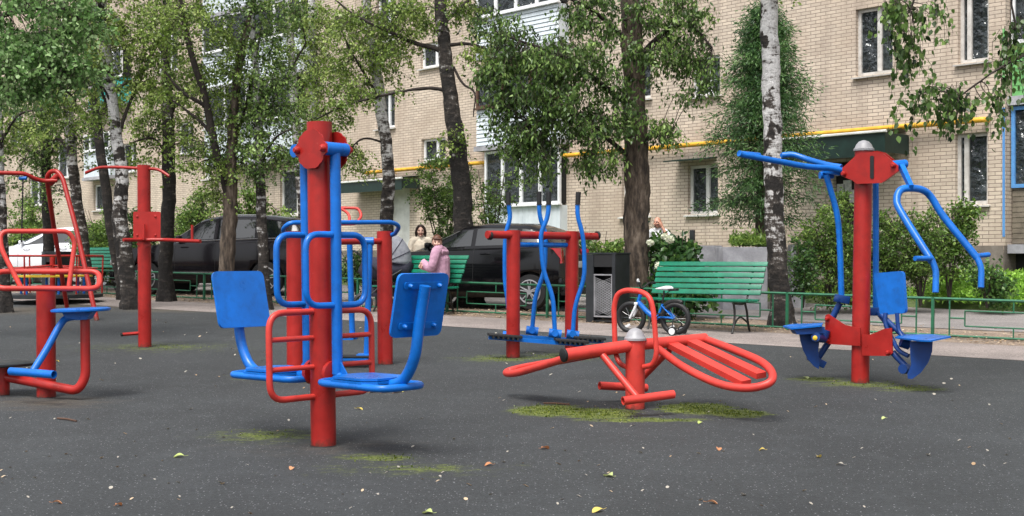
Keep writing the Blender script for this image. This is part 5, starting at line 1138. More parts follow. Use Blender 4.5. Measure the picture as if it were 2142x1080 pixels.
def standing(px, top, py_head, s_, label, skin, top_mat, hair_mat, hairfn, arm_pose, facing_cam=.0, leg_mat=DKFAB):
    Y = F / s_; hc = W(px, py_head, Y); zg = gz(0, Y); Hh = hc.z - zg; base = Vector((hc.x, Y, zg)); k = Hh / 1.58
    r = empty('person', base, label, 'person'); tc_ = Vector((-hc.x, -hc.y, 0)).normalized(); fw = Rz(facing_cam) @ tc_; lf = Vector((-fw.y, fw.x, 0))
    B = lambda f, l, z: base + fw * f * k + lf * l * k + Vector((0, 0, z * k))
    hang = math.atan2(fw.y, fw.x) + math.pi / 2; M = Rz(hang)
    hip, wst, chs, nk = B(0, 0, .92), B(0, 0, 1.08), B(0, 0, 1.28), B(-.01, 0, 1.43)
    hc = B(.03, 0, 1.585) if facing_cam == 0 else B(.05, 0, 1.575)
    arms = []; hands = MB()
    for s in (1, -1):
        pts = arm_pose(B, s, hc); arms.append([(nk, .05), (B(0, s * .11, 1.39), .055)] + pts); d = (pts[-1][0] - pts[-2][0]).normalized(); hand(hands, pts[-1][0], d, tc_ if s < 0 else (lf * -s), s, .35)
    legs = [[(hip, .11), (B(0, s * .09, .86), .09), (B(.02, s * .10, .48), .058), (B(0, s * .10, .09), .038), (B(.14, s * .11, .04), .032)] for s in (1, -1)]
    ex = MB(); head_parts(ex, hc, M); ex.tube([nk - Vector((0, 0, .05)), nk + Vector((0, 0, .05)), hc - Vector((0, 0, .03))], [.055, .05, .05], 12); b0 = len(ex.v); ex.f += [tuple(b0 + i for i in f) for f in hands.f]; ex.v += hands.v
    body = skin_obj([[(hip, .11), (wst, .105), (chs, .12), (nk, .055)]] + arms + legs, skin, 'body', r, ORG[r.name], vox=.0065, extra=ex); face_bits(hc, M, body, ORG[r.name], hair_mat)
    g = lambda ch, d: [(p, rr + d) for p, rr in ch]
    fabric([g([(hip + Vector((0, 0, .06)), .125), (wst, .12), (chs, .13), (nk, .065)], .01)] + [g(a[:4], .02) for a in arms], top_mat, 'top', r, ORG[r.name]); fabric([g(l[:-1], .018) for l in legs], leg_mat, 'trousers', r, ORG[r.name])
    mb = MB()
    for s in (1, -1): mb.tube([B(-.04, s * .10, .05), B(.06, s * .105, .06), B(.17, s * .11, .035)], [.042, .048, .03], 10)
    mb.build('shoe', BLACK, r); hairfn(hc, M, r); return r
def dark_hair(hc, M, r):
    mb = MB()
    def hs(p):
        q = Vector(p)
        if q.y < -.30 and q.z < .50: q.y = -.18
        return q
    ellip(mb, hc + M @ Vector((0, .014, .024)), (.094, .108, .114), M, 22, 14, hs)
    for s in (-1, 1): mb.tube([hc + M @ Vector((s * .03, -.06, .105)), hc + M @ Vector((s * .072, -.05, .05)), hc + M @ Vector((s * .088, -.018, -.03)), hc + M @ Vector((s * .080, .01, -.11))], [.024, .026, .028, .02], 8)
    mb.build('hair', HAIRD, r)
standing(880, 0, 485, 110, 'dark-haired woman in a cream top standing behind the bonnet of the black hatchback', SKINM, CREAM, HAIRD, dark_hair, lambda B, s, hc: [(B(0, s * .185, 1.36), .048), (B(.02, s * .25, 1.10), .038), (B(.16, s * .20, .90), .026)])
def grey_fringe(hc, M, r):
    mb = MB(); mb.tube([hc + M @ Vector((.078 * math.sin(a), .092 * math.cos(a), .002)) for a in np.linspace(-1.5, 1.5, 9)], [.008, .014, .016, .016, .016, .016, .016, .014, .008], 7); mb.build('hair', ZINC, r)
standing(1378, 0, 466, 104, 'bald man in a white shirt behind the hydrangea, one hand raised to his head', SKIN2, WHTF, ZINC, grey_fringe,
         lambda B, s, hc: ([(B(0, .185, 1.36), .048), (B(.10, .30, 1.22), .038), (B(.10, .13, 1.50), .026)] if s > 0 else [(B(0, -.185, 1.36), .048), (B(.0, -.24, 1.10), .038), (B(.08, -.23, .88), .026)]), facing_cam=-.5)
# ================================================================ TREES AND PLANTS
def leaf_arrays(pos, length, width, droop=.5, fold=.18, hexa=False, outd=None):
    """pos (N,3); returns vertices and faces of folded leaf blades"""
    hexa = hexa or length > .066; N = len(pos); a = rng.normal(size=(N, 3)); a[:, 2] -= droop * 1.6
    if outd is not None: a += outd * 1.2
    a /= np.linalg.norm(a, axis=1)[:, None]
    u = rng.normal(size=(N, 3)); u[:, 2] += .4; b = np.cross(a, u); b /= np.linalg.norm(b, axis=1)[:, None] + 1e-9; n = np.cross(a, b)
    L = (length * rng.uniform(.65, 1.25, N))[:, None]; Wd = (width * rng.uniform(.7, 1.2, N))[:, None]
    if hexa:
        v = np.stack([pos, pos + a * L * .28 + b * Wd * .46 + n * L * fold * .4, pos + a * L * .62 + b * Wd * .36 + n * L * fold * .3, pos + a * L, pos + a * L * .62 - b * Wd * .36 + n * L * fold * .3, pos + a * L * .28 - b * Wd * .46 + n * L * fold * .4], 1)
        f = np.array([[0, 1, 2], [0, 2, 3], [0, 3, 4], [0, 4, 5]]); k = 6
    else:
        v = np.stack([pos, pos + a * L * .42 + b * Wd * .5 + n * L * fold * .5, pos + a * L, pos + a * L * .42 - b * Wd * .5 + n * L * fold * .5], 1)
        f = np.array([[0, 1, 2], [0, 2, 3]]); k = 4
    fs = (np.arange(N)[:, None, None] * k + f[None]).reshape(-1, 3); return v.reshape(-1, 3), fs, k
def twig_mesh(segs, rads, name, mat, parent, org):
    """segs: (N,2,3) straight pieces as thin 3-sided prisms"""
    segs = np.asarray(segs); r = np.asarray(rads)[:, None]; d = segs[:, 1] - segs[:, 0]; d /= np.linalg.norm(d, axis=1)[:, None] + 1e-9
    u = np.cross(d, np.array([.31, .77, .55])); u /= np.linalg.norm(u, axis=1)[:, None] + 1e-9; w = np.cross(d, u); vs_ = []
    for e_, rr in ((0, r), (1, r * .75)):
        for k in range(3):
            a = k * 2.0944; vs_.append(segs[:, e_] + (u * math.cos(a) + w * math.sin(a)) * rr)
    v = np.stack(vs_, 1); f = np.array([[0, 1, 4, 3], [1, 2, 5, 4], [2, 0, 3, 5]]); fs = (np.arange(len(segs))[:, None, None] * 6 + f[None]).reshape(-1, 4)
    return raw_mesh(name, v.reshape(-1, 3), fs, mat, parent, org=org)
def crown(skel, blobs, leafL, leafW, per, droop, spread, tlen, parent, org, lmat, hexa=False, cname='crown', ntw=6, tone_mu=.5, tmat=None, spacing=.045):
    """skel: list of (point, radius). blobs: (centre, radii, clusters). Twigs grow from branchlets tied to the nearest limb."""
    sk = np.array([list(p) for p, _ in skel]); segs = []; rads = []; LP = []; LT = []; bt = MB()
    for c, rad, ncl in blobs:
        c = np.array(c); rad = np.array(rad)
        for _ in range(ncl):
            q = rng.normal(size=3); q = q / np.linalg.norm(q) * rng.uniform(.15, 1) ** .45; p = c + q * rad
            d = np.linalg.norm(sk - p, axis=1) + np.where(sk[:, 2] > p[2] + .6, .4, 0); j = int(np.argmin(d)); s0 = sk[j]
            mid = (s0 + p) / 2 + np.array([0, 0, .16 * np.linalg.norm(p - s0)]) + rng.normal(size=3) * .06; n = 5; path = [s0 * (1 - t) ** 2 + mid * 2 * t * (1 - t) + p * t * t for t in np.linspace(0, 1, n + 1)]
            rb = .004 + .0045 * np.linalg.norm(p - s0)
            for i in range(n): segs.append((path[i], path[i + 1])); rads.append(rb * (1 - i / n * .7) + .002)
            tb = float(np.clip(rng.normal(tone_mu, .16), .05, .95))
            for _t in range(ntw):
                st_ = path[-1] if rng.random() < .6 else path[-2]; a = rng.normal(size=3); a[2] *= .5; a = a / np.linalg.norm(a) * spread; dr = np.array([0, 0, -droop]); L = tlen * rng.uniform(.5, 1.2); m = 4; cur = st_.copy(); v = a + np.array([0, 0, .15])
                k = max(3, int(L / spacing))
                for i in range(m):
                    nx = cur + (v / np.linalg.norm(v)) * L / m; segs.append((cur, nx)); rads.append(.0028); kk = k // m + 1
                    f = rng.random(kk)[:, None]; LP.append(cur * (1 - f) + nx * f + rng.normal(size=(kk, 3)) * leafL * .45); LT += [tb] * kk; cur = nx; v = v * .8 + dr * .55 + rng.normal(size=3) * .12
    P = np.concatenate(LP); T = np.clip(np.array(LT) + rng.normal(size=len(P)) * .17, 0, 1)
    v, f, k = leaf_arrays(P, leafL, leafW, droop, hexa=hexa); o = raw_mesh(cname, v, f, lmat, parent, tone=np.repeat(T, k), org=org)
    tw = twig_mesh(segs, rads, 'twigs', tmat or TWIG, o, org); return o, len(P)
NL = 0
def tree(name, label, cat, base, trunk, limbs, blobs, bark_, leaf, leafL=.058, leafW=.045, droop=.7, spread=.8, tlen=.5, Y=None, group='trees around the exercise ground', flare=1.35, above=True, hexa=False, ntw=6, tone=.5, spacing=.045, up=6.5, dens=1.12):
    """base (px,py) on the ground; trunk [(px,py,width_px)...]; limbs [[(px,py,dY,width_px)...]]; blobs [(px,py,rx_px,ry_px,dY,rY,clusters)]"""
    global NL
    Y = Y or 1.5 * F / (base[1] - 470.0); s_ = F / Y; g = W(base[0], base[1], Y); g.z = gz(0, Y); r = empty(name, g, label, cat, group); org = ORG[r.name]
    pts = [(g - Vector((0, 0, .05)), trunk[0][2] / s_ / 2 * flare)] + [(W(x, y, Y), w / s_ / 2) for x, y, w in trunk]
    if above:       # the stem goes on above the picture
        a, b_ = pts[-1][0], pts[-2][0]; d = (a - b_).normalized(); d = (d + Vector((0, 0, 1.2))).normalized(); rr = pts[-1][1]; pts += [(a + d * up * .35 + Vector((.12, .1, 0)), rr * .75), (a + d * up * .7, rr * .45), (a + d * up, rr * .12)]
    P = smooth([p for p, _ in pts], 7); R = np.interp(np.linspace(0, 1, len(P)), np.linspace(0, 1, len(pts)), [x for _, x in pts])
    mb = MB(); n = 18; mb.tube(P, list(R), n)
    for i, p in enumerate(P):        # knobbly stem, root flare
        for k in range(n):
            v = mb.v[i * n + k]; a = 2 * math.pi * k / n; hgt = p.z - g.z; fl = max(0, 1 - hgt / .35) * .22 * (math.sin(a * 4 + base[0]) + .3)
            mb.v[i * n + k] = v + (v - p) * (.07 * math.sin(a * 3 + i * .7) + .05 * math.sin(i * 1.9 + a) + fl + random.uniform(-.035, .035))
    tr_ = mb.build('trunk', bark_, r, sm=60); sk = [(p, q) for p, q in zip(P[8:], R[8:]) if p.z < EYE + 8]
    lb = MB()
    for L in limbs:
        q = [(W(x, y, Y + dy), max(.006, w / s_ / 2)) for x, y, dy, w in L]; Pl = smooth([p for p, _ in q], 5); Rl = np.interp(np.linspace(0, 1, len(Pl)), np.linspace(0, 1, len(q)), [x for _, x in q]); lb.tube(Pl, list(Rl), 9)
        for i in range(len(lb.v) - len(Pl) * 9, len(lb.v)): lb.v[i] += Vector((random.uniform(-1, 1), random.uniform(-1, 1), random.uniform(-1, 1))) * .004
        sk += [(p, q_) for p, q_ in zip(Pl[2:], Rl[2:])]
    if limbs: lb.build('limb', LIMBB, r, sm=60)
    B = [(W(x, y, Y + dy), (rx / s_, rY, ry / s_), int(nc * dens)) for x, y, rx, ry, dy, rY, nc in blobs]
    if B:
        o, k = crown(sk, B, leafL, leafW, 0, droop, spread, tlen, r, org, leaf, hexa=hexa, ntw=ntw, tone_mu=tone, spacing=spacing); NL += k
    return r
# -- left group
tree('birch_tree', 'thick birch with white black-flecked bark, left of the red pull-up post', 'tree', (276, 648), [(270, 600, 36), (258, 520, 33), (250, 440, 31), (256, 380, 27), (246, 300, 24), (232, 200, 22), (222, 110, 22), (212, 0, 22)],
     [[(246, 300, 0, 8), (262, 240, .1, 7), (300, 150, .3, 6), (330, 95, .5, 4), (380, 40, .8, 3)], [(240, 260, 0, 6), (225, 200, -.1, 5), (190, 150, -.4, 3)], [(250, 330, 0, 7), (232, 250, .2, 6), (205, 160, .3, 5), (190, 60, .4, 3)]],
     [(280, 90, 110, 80, .2, .9, 42), (200, 60, 70, 80, -.2, .8, 30), (330, 180, 60, 50, .3, .7, 14), (200, 210, 50, 60, .1, .6, 16), (260, -60, 140, 70, 0, 1.2, 26)], BARKW, LF_BIRCH, tone=.5)
tree('birch_tree', 'darker slanting birch just left of the thick white one', 'tree', (262, 632), [(250, 570, 22), (236, 500, 22), (222, 400, 20), (208, 300, 19), (196, 200, 17), (185, 100, 14), (180, 0, 12)],
     [[(208, 300, 0, 7), (180, 180, .2, 5), (150, 172, .3, 5), (90, 210, .5, 4), (0, 175, .7, 3)], [(200, 250, 0, 6), (260, 175, .3, 6), (310, 180, .5, 5), (345, 195, .6, 3)]],
     [(110, 230, 90, 50, .3, .8, 26), (300, 200, 70, 40, .4, .6, 16), (160, 90, 80, 80, .2, .9, 22)], BARKD, LF_BIRCH, Y=25.5, tone=.42)
tree('birch_tree', 'grey-barked birch behind the red tube frame', 'tree', (188, 628), [(180, 560, 24), (170, 480, 24), (158, 400, 22), (150, 320, 21), (142, 220, 18), (138, 100, 14), (135, 0, 12)],
     [[(152, 330, 0, 7), (120, 290, .2, 6), (80, 320, .4, 4), (30, 300, .5, 3)], [(145, 240, 0, 6), (170, 180, .2, 5), (200, 120, .3, 3)]],
     [(70, 300, 80, 50, .4, .8, 24), (150, 180, 70, 60, .1, .7, 20), (200, 300, 40, 60, .2, .5, 10), (60, 390, 60, 30, .3, .6, 8)], BARKM, LF_DARK, Y=26.5, tone=.55)
tree('birch_tree', 'dark mossy trunk rising behind the leftmost machine', 'tree', (106, 618), [(104, 560, 23), (100, 470, 22), (97, 380, 20), (94, 300, 18), (90, 200, 15), (86, 80, 12)],
     [[(96, 350, 0, 6), (130, 270, .2, 5), (160, 250, .3, 3)]], [(70, 250, 90, 60, 0, .8, 24), (100, 340, 60, 40, .2, .6, 12), (40, 150, 70, 70, .2, .8, 16)], BARKD, LF_DARK, Y=27.5, tone=.6)
tree('birch_tree', 'pale birch cut by the left edge of the picture', 'tree', (12, 655), [(10, 610, 26), (5, 520, 24), (2, 440, 22), (-2, 340, 20), (-6, 200, 17), (-10, 60, 14)],
     [[(0, 300, 0, 6), (40, 240, -.2, 5), (90, 230, -.3, 3)]], [(30, 280, 60, 60, 0, .7, 16), (0, 160, 60, 60, 0, .6, 10)], BARKW, LF_BIRCH, tone=.5)
tree('tree', 'blackish mossy trunk between the pull-up post and the dark parked car', 'tree', (348, 622), [(346, 570, 29), (349, 500, 28), (353, 420, 28), (353, 330, 27), (351, 240, 24), (347, 140, 19), (345, 40, 15)],
     [[(353, 330, 0, 7), (320, 290, -.2, 5), (270, 300, -.3, 3)], [(352, 260, 0, 7), (375, 200, .2, 5), (400, 170, .3, 3)]],
     [(330, 260, 60, 50, 0, .6, 20), (380, 150, 60, 60, .1, .7, 22), (300, 330, 40, 30, -.1, .4, 6), (400, 280, 40, 50, .2, .5, 10), (345, 30, 90, 60, 0, .8, 24)], BARKD, LF_BIRCH, Y=25.0, tone=.45)
tree('maple_tree', 'brown forked tree whose foot is hidden by the left blue backrest', 'tree', (478, 650), [(474, 600, 31), (475, 530, 32), (481, 460, 31), (482, 400, 30), (484, 340, 24), (486, 280, 21), (492, 200, 19), (503, 120, 17), (520, 50, 14), (530, 0, 12)],
     [[(480, 420, 0, 20), (470, 380, -.05, 19), (452, 320, -.15, 18), (440, 260, -.2, 16), (428, 200, -.3, 14), (408, 140, -.4, 13), (388, 60, -.4, 11), (372, -30, -.4, 9)], [(434, 225, -.25, 9), (410, 210, -.3, 8), (378, 190, -.3, 7), (345, 150, -.3, 4)], [(448, 290, -.15, 8), (425, 260, -.2, 7), (395, 235, -.2, 5), (360, 210, -.2, 3)], [(490, 300, 0, 9), (515, 220, .2, 8), (535, 130, .4, 6), (548, 40, .5, 4)]],
     [(400, 60, 90, 60, -.3, .9, 34), (470, 130, 70, 80, 0, .8, 26), (400, 330, 60, 40, -.2, .6, 12), (480, 350, 50, 40, 0, .5, 12), (500, 250, 60, 60, .2, .6, 18), (450, 400, 40, 30, 0, .4, 8), (390, 230, 60, 50, -.2, .6, 10), (470, -60, 160, 70, 0, 1.2, 26)], BARKB, LF_BIRCH, leafL=.058, leafW=.042, tone=.5, droop=.45)
tree('birch_tree', 'slim flecked birch in front of the dark parked car', 'tree', (556, 650), [(553, 590, 22), (549, 500, 21), (546, 420, 21), (542, 330, 19), (539, 240, 17), (535, 140, 14), (528, 30, 11)],
     [[(543, 350, 0, 6), (575, 290, -.2, 5), (610, 270, -.3, 3)], [(540, 270, 0, 6), (590, 180, .2, 5), (640, 90, .3, 3)]],
     [(545, 300, 50, 80, 0, .5, 30), (590, 200, 60, 70, .1, .6, 26), (530, 130, 60, 90, 0, .7, 26), (600, 330, 40, 30, -.1, .4, 9), (560, 20, 90, 60, 0, .8, 24)], BARKM, LF_DARK, tone=.6)
tree('birch_tree', 'thin far birch over the top left of the tall red post', 'tree', (640, 600), [(636, 520, 17), (630, 420, 17), (622, 320, 17), (616, 220, 17), (610, 120, 16), (604, 0, 14)],
     [[(616, 220, 0, 5), (650, 160, .2, 4), (690, 110, .3, 3)]], [(640, 240, 60, 60, 0, .7, 24), (620, 120, 70, 60, 0, .8, 22), (600, 20, 80, 50, 0, .8, 18)], BARKM, LF_BIRCH, Y=30, tone=.5)
tree('birch_tree', 'thin far birch directly above the tall red post', 'tree', (676, 606), [(674, 520, 18), (668, 400, 18), (662, 300, 18), (658, 200, 18), (655, 100, 16), (652, 0, 15)],
     [[(660, 250, 0, 5), (700, 200, .2, 4), (735, 150, .3, 3)]], [(710, 170, 60, 60, .1, .7, 22), (690, 60, 80, 60, 0, .8, 26), (660, 280, 40, 50, -.3, .4, 14), (658, 190, 36, 60, -.4, .3, 16), (655, 80, 40, 70, -.4, .3, 16)], BARKM, LF_BIRCH, Y=29, tone=.55)
tree('birch_tree', 'white-topped birch rising behind the pushchair', 'tree', (812, 642), [(810, 560, 26), (808, 480, 28), (812, 400, 27), (811, 330, 25), (800, 250, 24), (790, 170, 23), (778, 90, 20), (768, 0, 17)],
     [[(795, 210, 0, 7), (760, 150, -.2, 5), (730, 100, -.3, 4), (705, 40, -.3, 3)], [(808, 300, 0, 5), (760, 290, -.2, 4), (725, 320, -.3, 2)]],
     [(760, 60, 70, 60, -.1, .7, 26), (740, 150, 60, 50, -.1, .6, 16), (735, 330, 40, 50, -.2, .4, 12), (800, 130, 40, 50, 0, .5, 10), (850, 60, 60, 60, .2, .6, 16), (790, -60, 130, 60, 0, 1, 20)], BARKM, LF_BIRCH, Y=24.5, tone=.5)
# -- middle
tree('birch_tree', 'stout dark birch behind the seated woman’s bench', 'tree', (984, 643), [(980, 600, 46), (971, 520, 42), (968, 430, 40), (962, 350, 39), (950, 260, 35), (940, 190, 31), (930, 100, 27), (922, 0, 25)],
     [[(938, 190, 0, 9), (900, 185, -.1, 7), (850, 190, -.2, 6), (780, 205, -.3, 5), (720, 222, -.4, 4), (660, 250, -.5, 2)], [(932, 110, 0, 13), (905, 100, .1, 11), (860, 88, .2, 9), (800, 60, .3, 7), (740, 30, .4, 5), (690, -10, .5, 3)], [(936, 95, 0, 8), (980, 92, -.1, 7), (1030, 105, -.2, 5), (1080, 100, -.3, 3)], [(948, 140, 0, 6), (968, 175, -.1, 5), (993, 195, -.2, 4), (990, 245, -.2, 2)], [(925, 50, 0, 10), (960, 20, 0, 8), (1000, -20, 0, 6)]],
     [(840, 40, 70, 40, .2, .6, 18), (740, 80, 60, 50, .3, .6, 14), (830, 120, 40, 60, .1, .4, 10), (780, 190, 60, 30, -.2, .4, 10), (700, 240, 50, 40, -.4, .4, 9), (1030, 110, 60, 40, -.1, .5, 14), (970, 20, 80, 40, 0, .6, 16), (950, 290, 25, 22, -.3, .2, 5), (900, 20, 60, 40, .1, .5, 10), (930, -60, 160, 60, 0, 1.2, 24)], BARKD, LF_BIRCH, tone=.5, tlen=.42)
tree('elm_tree', 'thick brown trunk behind the bicycle with dark drooping foliage', 'tree', (1334, 668), [(1332, 600, 54), (1331, 520, 52), (1332, 440, 53), (1332, 350, 52), (1328, 250, 48), (1325, 150, 46), (1322, 50, 44), (1321, 0, 42)],
     [[(1318, 330, 0, 12), (1270, 290, -.4, 9), (1220, 250, -.7, 7), (1160, 230, -.9, 5), (1110, 260, -1.0, 3)], [(1315, 220, 0, 13), (1250, 170, -.4, 10), (1180, 120, -.7, 8), (1100, 90, -.9, 5), (1040, 70, -1, 3)], [(1335, 120, 0, 12), (1400, 60, -.3, 9), (1450, 60, -.5, 6), (1490, 100, -.6, 4)], [(1316, 90, 0, 12), (1250, 30, -.2, 9), (1180, -10, -.4, 6)], [(1335, 320, 0, 8), (1370, 270, -.3, 6), (1405, 280, -.4, 3)]],
     [(1180, 120, 90, 60, -.6, .8, 36), (1060, 175, 60, 70, -.9, .4, 34), (1040, 60, 60, 50, -.7, .6, 14), (1080, 270, 60, 45, -.9, .4, 24), (1140, 210, 80, 60, -.8, .7, 34), (1200, 260, 70, 50, -.7, .6, 26), (1130, 330, 35, 45, -.9, .4, 13), (1110, 300, 45, 30, -.9, .4, 9), (1250, 330, 45, 55, -.6, .5, 16), (1290, 230, 60, 60, -.5, .5, 22), (1400, 100, 80, 60, -.3, .7, 30), (1450, 160, 50, 50, -.5, .5, 14), (1380, 290, 38, 45, -.4, .4, 10), (1420, 30, 80, 40, -.2, .7, 22), (1260, 30, 110, 50, -.3, .9, 32), (1080, 110, 60, 60, -.9, .6, 14), (1320, -70, 190, 70, 0, 1.4, 30), (1170, 180, 100, 90, -.6, .7, 22), (1310, 130, 60, 70, -.4, .4, 12)], BARKB, LF_DARK, leafL=.080, leafW=.040, dens=1.0, droop=1.1, tlen=.38, spacing=.05, tone=.5, flare=1.2)
tree('birch_tree', 'tall straight white birch at the right end of the near green bench', 'tree', (1637, 684), [(1632, 620, 43), (1625, 540, 41), (1620, 450, 40), (1617, 350, 38), (1615, 250, 38), (1612, 130, 37), (1610, 0, 36)],
     [], [(1612, -90, 150, 60, 0, 1.3, 26)], BARKW, LF_BIRCH, tone=.5, up=8)
# -- overhanging sprays of trees standing just outside the picture
tree('birch_tree', 'leafy birch sprays hanging in at the upper right, trunk out of the picture', 'tree', (2420, 800), [(2415, 700, 60), (2405, 500, 55), (2400, 300, 50), (2390, 100, 46), (2385, -60, 42)],
     [[(2390, 60, 0, 22), (2250, -60, -.2, 16), (2080, -90, -.3, 11), (1940, -50, -.4, 7), (1905, 20, -.4, 4)], [(2395, 120, 0, 16), (2260, 100, -.2, 12), (2160, 110, -.2, 7), (2080, 150, -.3, 4), (2010, 200, -.3, 2.5)], [(2200, -80, -.2, 9), (2120, -20, -.2, 5), (2125, 60, -.2, 3)]],
     [(1905, 30, 45, 25, -.4, .25, 7), (1915, 95, 20, 50, -.4, .2, 6), (1925, 200, 26, 40, -.4, .2, 5), (1995, 215, 42, 26, -.35, .2, 8), (2055, 220, 35, 25, -.3, .2, 4), (1860, 10, 40, 12, -.4, .2, 3), (2112, 130, 20, 35, -.2, .3, 5), (2130, 70, 20, 30, -.2, .3, 4), (2300, 60, 120, 100, 0, .7, 20)], BARKW, LF_DARK, leafL=.062, leafW=.046, dens=.95, Y=12.5, droop=1.7, spread=.45, tlen=.46, hexa=True, tone=.45, ntw=4, spacing=.04)
tree('birch_tree', 'nearest light green crown filling the upper left corner, trunk out of the picture', 'tree', (-160, 740), [(-162, 600, 48), (-165, 400, 44), (-170, 200, 40), (-175, 0, 36)],
     [[(-168, 300, 0, 14), (-90, 200, -.2, 11), (0, 150, -.3, 8), (90, 160, -.3, 6), (150, 200, -.3, 4)], [(-170, 150, 0, 14), (-60, 60, -.1, 11), (60, 20, -.2, 7), (150, 20, -.2, 4)]],
     [(60, 60, 110, 70, -.2, .8, 48), (100, 140, 90, 60, -.3, .6, 36), (20, 170, 60, 60, -.2, .6, 20), (170, 50, 50, 60, -.2, .5, 14), (-60, 120, 90, 120, 0, .9, 20), (60, -60, 160, 60, 0, 1.1, 26)], BARKW, LF_LIGHT, leafL=.060, leafW=.050, Y=16.5, droop=.55, tlen=.4, hexa=True, tone=.55)
# -- conifer behind the tall white birch
def conifer():
    global NL
    Y = 23.4; s_ = F / Y; g = W(1592, 0, Y); g.z = gz(0, Y); r = empty('conifer_tree', g, 'dark feathery conifer behind the tall straight white birch', 'tree', 'trees around the exercise ground'); org = ORG[r.name]
    mb = MB(); P = [W(1592, 610, Y), W(1594, 450, Y), W(1598, 300, Y), W(1602, 150, Y), W(1604, 60, Y), W(1605, 15, Y)]; mb.tube(smooth(P, 4), [.13, .12, .10, .08, .05, .02], 12); mb.build('trunk', BARKB, r)
    LP = []; OD = []; T = []; segs = []; rads = []
    for i in range(560):
        y = 455 - 425 * rng.random() ** .85; y = 30 + round((y - 30) / 36) * 36 + rng.normal() * 7; hw = np.interp(y, [30, 90, 150, 220, 300, 400, 455], [.35, .62, .72, 1.0, 1.02, 1.25, .8]) * (.98 + .16 * math.sin(y * .045 + 1) + .10 * math.sin(y * .11)); a = rng.uniform(0, 2 * math.pi); L = hw * rng.uniform(.5, 1.25); s0 = np.array(W(1600, y, Y)); cur = s0; v = np.array([math.cos(a), math.sin(a), .30]); m = 6; tb = rng.normal(.48, .17)
        for k in range(m):
            nx = cur + v / np.linalg.norm(v) * L / m; segs.append((cur, nx)); rads.append(.008 * (1 - k / m) + .002)
            if k > 0:
                n = 17; f = rng.random(n)[:, None]; side = rng.normal(size=(n, 3)) * .065; LP.append(cur * (1 - f) + nx * f + side); OD.append(np.tile(v, (n, 1)) + side * 10); T += [tb] * n
            cur = nx; v = v + np.array([0, 0, -.15])
    P_ = np.concatenate(LP); OD = np.concatenate(OD); v, f, k = leaf_arrays(P_, .085, .020, .5, fold=.1, outd=OD * .9); T = np.clip(np.array(T) + rng.normal(size=len(P_)) * .15, 0, 1); o = raw_mesh('crown', v, f, LF_CONI, r, tone=np.repeat(T, k), org=org); twig_mesh(segs, rads, 'twigs', TWIG, o, org); NL += len(P_)
conifer()
# -- shrubs
def shrub(name, label, px, ytop, half, Y, leafL, leafW, leaf, n, tone=.5, depth=.6, droop=.2, stems=6, ybot=None, flowers=None, cat='bush', up=True):
    global NL
    s_ = F / Y; n = int(n * 1.2); g = W(px, 540, Y); g.z = gz(0, Y) + (.12 if Y > 20 else 0); r = empty(name, g, label, cat, 'shrubs along the house'); org = ORG[r.name]; top = W(px, ytop, Y).z; Hh = top - g.z; hw = half / s_; mb = MB(); sk = []
    for k in range(stems):
        a = 2 * math.pi * k / stems + random.random(); rr = hw * random.uniform(.4, .85); e_ = g + Vector((math.cos(a) * rr, math.sin(a) * min(depth, rr), Hh * random.uniform(.7, .95))); P = smooth([g, g.lerp(e_, .4) + Vector((0, 0, Hh * .12)), e_], 5); mb.tube(P, [.018, .012, .005], 6); sk += [(p, .01) for p in P[1:]]
    mb.build('stems', TWIG, r); B = []
    for k in range(9): a = random.uniform(0, 6.28); q = random.uniform(.0, .75); B.append((g + Vector((math.cos(a) * hw * q, math.sin(a) * depth * q, Hh * random.uniform(.2, .8))), (hw * .42, depth * .5, Hh * .24), max(1, n // 9)))
    o, k = crown(sk, B, leafL, leafW, 0, droop, 1.0, .26, r, org, leaf, cname='foliage', ntw=6, tone_mu=tone, spacing=leafL * .62); NL += k
    return r, org, B
shrub('shrub', 'leafy light green small tree between the birch and the white balcony', 930, 322, 88, 27.0, .058, .040, LF_BUSH, 150, tone=.42, depth=1.0, stems=8)
shrub('shrub', 'leafy light green bush right of the stout dark birch', 1030, 330, 60, 26.5, .055, .036, LF_BUSH, 50, tone=.4, depth=.8)
shrub('shrub', 'broad yellow-green bush left behind the rightmost machine', 1735, 408, 72, 21.6, .062, .036, LF_BUSH, 150, tone=.55, depth=.7)
shrub('shrub', 'yellow-green bush directly behind the red post of the rightmost machine', 1850, 425, 70, 22.0, .055, .034, LF_BUSH, 120, tone=.42, depth=.6)
shrub('shrub', 'dark broad-leaved bush under the right hand ground floor window', 1985, 412, 60, 22.6, .070, .045, LF_BUSH, 80, tone=.55, depth=.5)
shrub('shrub', 'low bush at the corner beside the dark basement opening', 2065, 545, 48, 21.4, .07, .045, LF_HYD, 45, tone=.75, depth=.4)
shrub('shrub', 'bright bush left of the thick brown trunk, behind the dark bin', 1255, 470, 62, 24.5, .075, .055, LF_BUSH, 80, tone=.5, depth=.6)
shrub('shrub', 'light green bush between two trunks at the far left', 215, 405, 60, 31.0, .065, .045, LF_BUSH, 200, tone=.6, depth=.8)
shrub('shrub', 'light green bush behind the bonnet of the dark parked car', 405, 395, 82, 31.0, .065, .045, LF_BUSH, 250, tone=.6, depth=.9)
shrub('shrub', 'tall green bush over the roof of the dark parked car', 545, 378, 85, 30.5, .07, .05, LF_BUSH, 200, tone=.62, depth=.9)
shrub('shrub', 'light green bush at the extreme left behind the white car', 60, 415, 95, 36.0, .075, .055, LF_BUSH, 190, tone=.55, depth=.9)
shrub('shrub', 'bush behind the two-post machine near the pushchair', 745, 512, 45, 25.5, .06, .045, LF_HYD, 36, tone=.6, depth=.4)
shrub('shrub', 'bushes in shade behind the red pull-up post', 290, 420, 50, 31, .065, .045, LF_HYD, 110, tone=.5, depth=.5)
